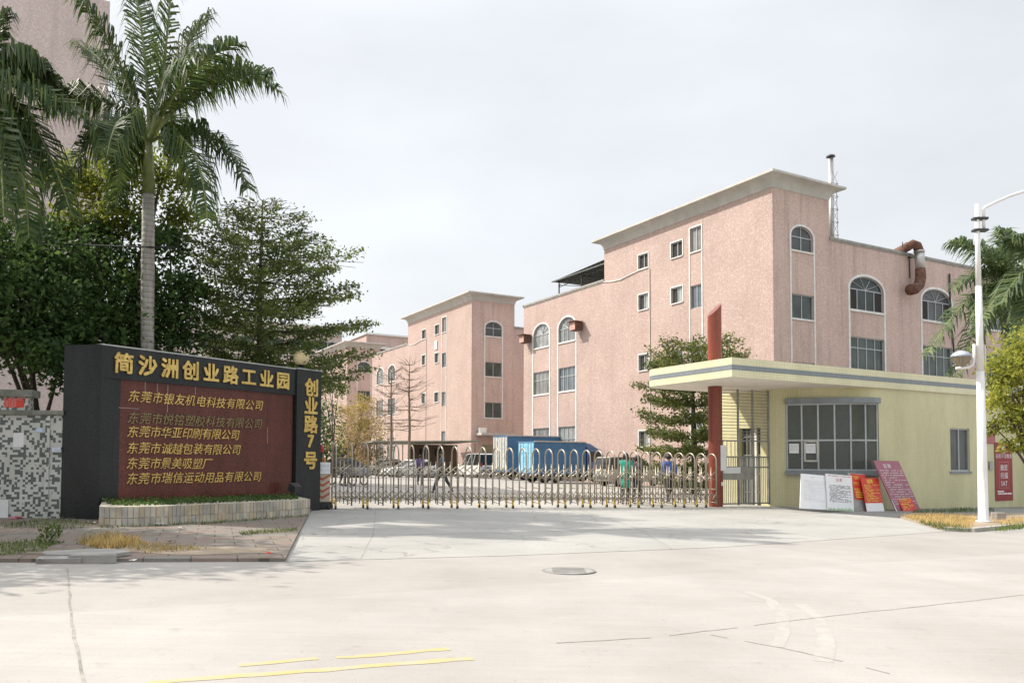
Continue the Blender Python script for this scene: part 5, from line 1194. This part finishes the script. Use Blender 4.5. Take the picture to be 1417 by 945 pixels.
truck(P, AZ, 7.2, 2.35, 2.75, .7, BLUE, plain('pale_grey_door_paint', (.46, .47, .44), .5), paintm('white_cab_paint', (.5, .5, .5)), 'longer blue box truck with pale grey rear doors behind the other', 'blue box trucks in the yard')
minivan(gp_(842, 51)+UV_*.85, AZ, paintm('silver_brown_car_paint', (.34, .32, .28)), 'silver grey minivan seen side-on behind the people', 'minivan', 4.5, 1.85)
minivan(gp_(676, 68.5), AZ+PI/2, paintm('white_car_paint', (.72, .72, .70)), 'white minivan parked with its rear to the camera left of the trucks', 'minivan', 4.2, 2.05)
sedan(gp_(612, 66)+UV_*1.0, AZ+PI, paintm('white_car_paint', (.72,)*3), 'white sedan parked before the brown shelter', 4.6)
sedan(gp_(572, 72)+UV_*1.0, AZ+PI, paintm('beige_car_paint', (.36, .33, .27)), 'beige sedan under the left side of the shelter', 4.4)
sedan(gp_(509, 62)+UV_*.5, AZ+PI, paintm('dark_grey_car_paint', (.07, .07, .075)), 'dark grey car parked under the golden tree', 4.4)

# cargo tricycle and parked bicycle
P = gp_(484, 43); tr_ = empty('cargo_tricycle', P, R(150), 'cargo tricycle with grey box seen through the left of the gate', 'tricycle')
b = MB(); b.box(-1.1, .1, -.5, .5, .55, .95); b.build('cargo_box', plain('grey_cargo_box', (.28, .29, .32), .6), tr_)
b = MB(); b.tube([(.1, 0, .5), (.8, 0, .55), (1.1, 0, 1.0)], .03, 6); b.tube([(1.25, 0, .3), (1.05, 0, 1.05)], .03, 6); b.tube([(1.02, -.3, 1.08), (1.05, 0, 1.05), (1.02, .3, 1.08)], .018, 5); b.tube([(.35, 0, .5), (.35, 0, .82)], .025, 5); b.build('frame', DARKM, tr_)
b = MB(); b.box(.2, .5, -.12, .12, .82, .9); b.build('saddle', BLACK, tr_)
for x, y in ((-.6, -.45), (-.6, .45), (1.25, 0)):
    b = MB(); b.tube([(x+.26*math.cos(2*PI*k/16), y, .29+.26*math.sin(2*PI*k/16)) for k in range(17)], .035, 6); wv = b.build('wheel', BLACK, tr_)
    b = MB()
    for k in range(8): b.tube([(x, y, .29), (x+.25*math.cos(2*PI*k/8), y, .29+.25*math.sin(2*PI*k/8))], .008, 3)
    b.build('spoke', GALV, wv)
P = gp_(950, 38); bk = empty('bicycle', P, R(20), 'bicycle parked in the yard left of the red column', 'bicycle')
b = MB(); b.tube([(-.5, 0, .33), (-.12, 0, .32), (-.22, 0, .8), (-.5, 0, .33)], .016, 5); b.tube([(-.12, 0, .32), (.36, 0, .75), (-.2, 0, .72)], .018, 5); b.tube([(.52, 0, .33), (.34, 0, .95)], .016, 5); b.build('frame', DARKM, bk)
b = MB(); b.tube([(.2, -.26, .98), (.34, 0, .97), (.2, .26, .98)], .014, 5); b.build('handlebar', GALV, bk); MB().box(-.36, -.1, -.07, .07, .8, .86).build('saddle', BLACK, bk)
for x in (-.5, .52):
    b = MB(); b.tube([(x+.31*math.cos(2*PI*k/20), 0, .33+.31*math.sin(2*PI*k/20)) for k in range(21)], .02, 5); wv = b.build('wheel', BLACK, bk)
    b = MB()
    for k in range(10): b.tube([(x, 0, .33), (x+.3*math.cos(2*PI*k/10), 0, .33+.3*math.sin(2*PI*k/10))], .005, 3)
    b.build('spoke', GALV, wv)

# ------------------------------------------------------------------ people
SKIN = plain('skin', (.40, .25, .18), .55, var=.06); HAIR = plain('black_hair', (.02, .016, .014), .6); DENIM = plain('dark_trousers', (.035, .04, .055), .8); SHOE = plain('dark_shoes', (.03, .028, .026), .5)
def skin_mesh(name, verts, edges, radii, mat, parent, root_i=0, sub=1):
    me = bpy.data.meshes.new(name); me.from_pydata(verts, edges, []); o = bpy.data.objects.new(name, me); COL.objects.link(o)
    m = o.modifiers.new('skin', 'SKIN'); m.use_smooth_shade = True
    for i, r in enumerate(radii): me.skin_vertices[0].data[i].radius = (r, r) if not isinstance(r, tuple) else r
    me.skin_vertices[0].data[root_i].use_root = True
    s = o.modifiers.new('sub', 'SUBSURF'); s.levels = sub; s.render_levels = sub
    m2 = bpy.data.meshes.new_from_object(o.evaluated_get(bpy.context.evaluated_depsgraph_get()))
    o.modifiers.clear(); o.data = m2; bpy.data.meshes.remove(me); m2.name = name; m2.materials.clear(); m2.materials.append(mat)
    if parent: o.parent = parent
    return o
def person(P, rz, h, label, top, legs, stride=.2, dress=False, long_hair=False, bag=None, elbow=.2, lookz=0):
    """forward is -y"""
    root = empty('person', P, rz, label, 'person'); k = h/1.7
    hipw, shw = .085, .185; zh, zk, za = .88, .48, .08
    J = {'pel': (0, 0, .95), 'sp': (0, .01, 1.12), 'ch': (0, .0, 1.30), 'nk': (0, -.005, 1.46), 'hd': (0, -.02, 1.56), 'ht': (0, -.01, 1.66)}
    for s, n, st in ((-1, 'L', 1), (1, 'R', -1)):
        f = st*stride
        J['hip'+n] = (s*hipw, 0, zh); J['kn'+n] = (s*hipw*1.02, -f*.55-.03, zk); J['an'+n] = (s*hipw, -f+.04*(f < 0), za+(.06 if f < 0 else 0)); J['toe'+n] = (s*hipw*1.15, -f-.16, .035+(.0 if f < 0 else 0))
        J['sh'+n] = (s*shw, .0, 1.40); J['el'+n] = (s*(shw+.05), f*.45+.03, 1.13); J['wr'+n] = (s*(shw+.04), f*.9-.08-elbow*.3, .90+elbow*.35); 
        w_ = Vector(J['wr'+n]); dr_ = (w_-Vector(J['el'+n])).normalized(); J['pm'+n] = tuple(w_+dr_*.06)
        for q in range(4):
            b0 = w_+dr_*.085+Vector((-s*.004, -.032+q*.021, 0)); J['f%d%s' % (q, n)] = tuple(b0); J['g%d%s' % (q, n)] = tuple(b0+dr_*(.05+.012*(1-abs(q-1.4)))+Vector((-s*.012, 0, .004)))
        J['t0'+n] = tuple(w_+dr_*.045+Vector((0, -.045, 0))); J['t1'+n] = tuple(w_+dr_*.085+Vector((-s*.01, -.058, 0)))
    names = list(J); ix = {n: i for i, n in enumerate(names)}
    E = [('pel', 'sp'), ('sp', 'ch'), ('ch', 'nk'), ('nk', 'hd'), ('hd', 'ht')]
    for n in 'LR':
        E += [('pel', 'hip'+n), ('hip'+n, 'kn'+n), ('kn'+n, 'an'+n), ('an'+n, 'toe'+n), ('ch', 'sh'+n), ('sh'+n, 'el'+n), ('el'+n, 'wr'+n), ('wr'+n, 'pm'+n), ('wr'+n, 't0'+n), ('t0'+n, 't1'+n)]
        for q in range(4): E += [('pm'+n, 'f%d%s' % (q, n)), ('f%d%s' % (q, n), 'g%d%s' % (q, n))]
    rad = {'pel': .10, 'sp': .095, 'ch': .11, 'nk': .05, 'hd': .085, 'ht': .07, 'hip': .075, 'kn': .05, 'an': .035, 'toe': .03, 'sh': .05, 'el': .036, 'wr': .025, 'pm': .027, 'f': .010, 'g': .008, 't': .011}
    def rr(n):
        if n in rad: return rad[n]*k
        if n[0] in 'fg' and n[1].isdigit(): return rad[n[0]]*k
        if n[0] == 't' and n[1].isdigit(): return rad['t']*k
        return rad[n[:-1]]*k
    V = [tuple(c*k for c in J[n]) for n in names]
    skin_mesh('body', V, [(ix[a], ix[b]) for a, b in E], [rr(n) for n in names], SKIN, root, 0)
    def cloth(nm, chain, radf, mat, ends=None):
        ns = []
        for a, b in chain:
            for q in (a, b):
                if q not in ns: ns.append(q)
        pos = dict(J);
        if ends: pos.update(ends)
        return skin_mesh(nm, [tuple(c*k for c in pos[n]) for n in ns], [(ns.index(a), ns.index(b)) for a, b in chain], [radf[n if n in radf else n[:-1]]*k for n in ns], mat, root, 0)
    cloth('trousers', [('pel', 'hipL'), ('hipL', 'knL'), ('knL', 'anL'), ('pel', 'hipR'), ('hipR', 'knR'), ('knR', 'anR')], {'pel': .13, 'hip': .10, 'kn': .075, 'an': .06}, legs)
    if dress:
        e = {'hem': (0, 0, .50), 'mid': (0, 0, .78)}
        cloth('coat', [('pel', 'sp'), ('sp', 'ch'), ('pel', 'mid'), ('mid', 'hem'), ('ch', 'shL'), ('shL', 'elL'), ('elL', 'wrL'), ('ch', 'shR'), ('shR', 'elR'), ('elR', 'wrR')], {'pel': .165, 'sp': .15, 'ch': .145, 'mid': .19, 'hem': .215, 'sh': .075, 'el': .062, 'wr': .05}, top, e)
    else:
        cloth('top', [('pel', 'sp'), ('sp', 'ch'), ('ch', 'shL'), ('shL', 'elL'), ('elL', 'wrL'), ('ch', 'shR'), ('shR', 'elR'), ('elR', 'wrR')], {'pel': .15, 'sp': .14, 'ch': .145, 'sh': .075, 'el': .06, 'wr': .045}, top)
    b = MB(); hc = Vector(J['hd'])*k+Vector((0, .018*k, .025*k)); r = .112*k
    vs, fs, nn, mm = [], [], 14, 8
    for i in range(mm+1):
        t = PI*i/mm
        for j in range(nn):
            a = 2*PI*j/nn; d = Vector((math.sin(t)*math.cos(a), math.sin(t)*math.sin(a), math.cos(t)))
            z = d.z*1.12
            if d.y < -.25 and d.z < .35: d = d*.72; z = max(z*.8, -.1)
            vs.append(hc+Vector((d.x*r*.92, d.y*r*1.05, (max(z, -.95 if long_hair else -.55))*r)))
    fs = [(i*nn+j, i*nn+(j+1) % nn, (i+1)*nn+(j+1) % nn, (i+1)*nn+j) for i in range(mm) for j in range(nn)]
    b.add(vs, fs); b.build('hair', HAIR, root, smooth=True)
    b = MB(); fy = -.02-.088
    b.hexa([((x)*k, (fy-y)*k, z*k) for z, w1, y1 in ((1.535, .016, .022), (1.575, .007, .006)) for x, y in ((-w1, y1), (w1, y1), (w1, -.02), (-w1, -.02))]); b.build('nose', SKIN, root)
    b = MB()
    for s in (-1, 1): b.lathe((s*.033*k, (fy-.002)*k, 1.578*k), [(.004*k, -.006*k), (.009*k, 0), (.004*k, .006*k)], 8)
    b.box(-.025*k, .025*k, (fy-.001)*k, (fy+.01)*k, 1.505*k, 1.513*k); b.build('eyes_and_mouth', HAIR, root)
    for n in 'LR':
        a = Vector(J['an'+n])*k; t = Vector(J['toe'+n])*k; skin_mesh('shoe', [a+Vector((0, .05*k, -.035*k)), a.lerp(t, .5)+Vector((0, 0, -.02*k)), t], [(0, 1), (1, 2)], [.05*k, .05*k, .038*k], SHOE, root, 0)
    if bag:
        b = MB(); b.hexa([(.2*k, .05*k, .95*k), (.32*k, .05*k, .95*k), (.32*k, .3*k, .95*k), (.2*k, .3*k, .95*k), (.21*k, .07*k, 1.2*k), (.31*k, .07*k, 1.2*k), (.31*k, .28*k, 1.2*k), (.21*k, .28*k, 1.2*k)])
        b.tube([(.26*k, .17*k, 1.2*k), (.15*k, .05*k, 1.48*k), (-.12*k, .0, 1.25*k)], .012, 5); b.build('shoulder_bag', bag, root)
    return root
def pp(px, Y): p = at(px, 690, Y); return Vector((p.x, p.y, gz(p.x)+.006))
person(pp(866, 28.9), R(165), 1.84, 'woman in a long teal coat walking away behind the gate', plain('teal_coat', (.02, .25, .18), .8), DENIM, .14, True, True)
person(pp(882, 29.3), R(150), 1.78, 'person in a dark jacket beside the teal coat, walking away', plain('dark_jacket', (.05, .045, .05), .8), DENIM, .12, long_hair=True, bag=BLACK)
person(pp(925.5, 30.6), R(195), 1.86, 'man in a blue shirt behind the gate nearest the red column', plain('blue_shirt', (.09, .17, .46), .8), plain('black_trousers', (.02, .02, .022), .8), .16)
person(pp(612, 35.5), R(-70), 1.84, 'man in dark clothes striding past behind the left part of the gate', plain('slate_jacket', (.07, .08, .11), .8), DENIM, .36)
person(pp(581, 46), R(170), 1.72, 'person in a purple top standing before the white sedan', plain('purple_top', (.10, .07, .20), .8), DENIM, .1)
person(pp(474, 42), R(120), 1.68, 'person in a brown jacket beside the cargo tricycle', plain('brown_jacket', (.12, .09, .055), .8), DENIM, .1)

# ------------------------------------------------------------------ street bits
c = G(787, 790); mh = empty('manhole_cover', (c.x, c.y, gz(c.x)+.004), 0, 'round grey manhole cover in the pale road', 'manhole cover')
b = MB(); b.lathe((0, 0, 0), [(.36, 0), (.36, .006), (.33, .008), (.33, .004)], 28); b.build('rim', GREYM, mh)
b = MB(); b.lathe((0, 0, 0), [(.325, .001), (.325, .0075)], 28)
for k in range(-4, 5): b.box(-.22, .22, k*.06-.012, k*.06+.012, .0075, .011)
b.build('cover', plain('cast_iron_cover', (.27, .26, .24), .7), mh)
def slab(px0, py0, w_, d_, h_, rz, label, z=.05, mat=None, tilt=0):
    c = G(px0, py0, z); o = tag(MB().prism(blob(0, 0, w_/2, d_/2, 0, 11, .12) if d_ > .35 else [(-w_/2, -d_/2), (w_/2, -d_/2+.02), (w_/2-.03, d_/2), (-w_/2, d_/2-.01)], 0, h_).build('broken_slab', mat or plain('broken_concrete', (.27, .26, .24), .9)), label, 'concrete slab')
    o.location = (c.x, c.y, gz(c.x)+z); o.rotation_euler = (tilt, 0, rz); return o
slab(118, 768, 1.1, .75, .05, .1, 'broken flat concrete slab lying on the left pavement edge')
slab(130, 779, .58, .14, .11, .14, 'square-cut kerb block in front of the broken slab', z=.0)
slab(84, 779, .55, .14, .08, .1, 'tilted kerb block left of the square-cut one', z=.0, tilt=.2)
LIT = [((225, 727), .17, PAPERW, 'crumpled white litter at the foot of the planter'), ((127, 724), .13, PAPERW, 'white foam scrap beside the black pier foot'), ((58, 775), .08, PAPERW, 'small white litter scrap near the pavement edge'),
       ((183, 776), .06, PAPERW, 'tiny white scrap right of the kerb blocks'), ((20, 718), .15, plain('pink_bag', (.5, .14, .18), .6), 'pink plastic bag at the mosaic wall foot'), ((299, 721), .06, plain('yellow_scrap', (.6, .55, .2), .6), 'yellowish scrap at the middle of the planter foot'), ((238, 751), .09, plain('brown_scrap', (.3, .2, .17), .7), 'flat brown scrap on the pavers'),
       ((250, 731), .08, PAPERW, 'thin white wrapper on the pavers below the planter'), ((1276, 710), .16, PAPERW, 'torn white paper heap at the foot of the magenta board'), ((372, 766), .07, REDP, 'red wrapper near the corner of the pavement')]
for (px, py), s, m_, lab in LIT:
    c = G(px, py, .05 if px < 500 else .01); b = MB(); vs = [(random.uniform(-s, s), random.uniform(-s, s)*.6, random.uniform(0, .4)*s) for _ in range(9)]
    b.add(vs, [(0, 1, 2), (2, 1, 3), (3, 4, 5), (5, 6, 0), (6, 7, 8), (1, 4, 8), (2, 7, 5)]); o = tag(b.build('litter', m_), lab, 'litter', 'litter on the pavement'); o.location = (c.x, c.y, gz(c.x)+(.052 if px < 500 else .016))
def poly_px(l, z): return [(G(x, y, z).x, G(x, y, z).y) for x, y in l]
scatter('dry_grass', poly_px([(105, 752), (150, 744), (200, 752), (150, 762)], .05), 1300, .11, STRAW, .052, upright=1.0)
scatter('dry_grass', poly_px([(150, 752), (200, 752), (290, 760), (200, 766)], .05), 420, .07, STRAW, .052, upright=1.2)
scatter('dry_grass', poly_px([(1250, 715), (1290, 713), (1350, 717), (1345, 731), (1300, 731)], .05), 2600, .10, STRAW, .05, upright=1.3)
scatter('dry_grass', poly_px([(1372, 722), (1417, 716), (1450, 716), (1440, 727), (1400, 730)], .05), 900, .09, STRAW, .05, upright=1.3)
scatter('weeds', poly_px([(1268, 722), (1330, 729), (1345, 734), (1300, 733)], .05), 500, .09, GRASS, .05, upright=1.0)
scatter('weeds', poly_px([(1262, 707), (1330, 704), (1375, 704), (1375, 708), (1262, 711)], .02), 900, .10, GRASS, .012, upright=1.0)
scatter('weeds', poly_px([(1365, 733), (1417, 726), (1440, 724), (1430, 731), (1380, 736)], .05), 420, .1, GRASS, .05, upright=1.0)
scatter('weeds', poly_px([(0, 724), (88, 718), (135, 726), (100, 733), (0, 731)], .05), 480, .06, GRASS, .052, upright=1.1)
scatter('weeds', poly_px([(0, 752), (50, 748), (80, 752), (60, 762), (0, 770)], .05), 420, .06, GRASS, .052, upright=1.3)
scatter('weeds', poly_px([(137, 727), (280, 723), (425, 713), (427, 715), (282, 726), (137, 731)], .05), 500, .05, GRASS, .052, upright=1.0)
scatter('weeds', poly_px([(330, 737), (410, 731), (412, 735), (335, 741)], .05), 350, .05, GRASS, .052, upright=1.0)
wd_ = empty('weed_plant', G(70, 752, .05), 0, 'small leafy green weed on the left pavement', 'plant'); Pq = rng.normal(0, 1, (160, 3))*np.array([.09, .09, .10])+np.array([0, 0, .14]); build_leaves('leaves', leafquads(Pq, .07), GRASS, wd_)
MB().tube([(0, 0, 0), (0, 0, .22)], .008, 4).build('stem', SHAFT, wd_)
rk = tag(MB().prism(blob(0, 0, .22, .16, 0, 9, .2), 0, .2).build('stump', plain('grey_stump', (.34, .30, .26), .9)), 'small pale stump on the earth strip right of the lamp post', 'stump'); c = G(1381, 718, .05); rk.location = (c.x, c.y, gz(c.x)+.04)
# overhead cable and guy wires
def wire(name, pts, r, label, cat='cable'): return tag(MB().tube(pts, r, 5).build(name, BLACK), label, cat)
a, e = at(-260, 290, 20), at(246, 343, 20.5); wire('overhead_cable', [a.lerp(e, k/10)-Vector((0, 0, .25*math.sin(PI*k/10))) for k in range(11)], .024, 'black overhead cable slung across the left trees')
wire('guy_wire', [at(150, 360, 22.8), at(103, 478, 20.5)], .008, 'thin slanting guy wire before the dark tree')
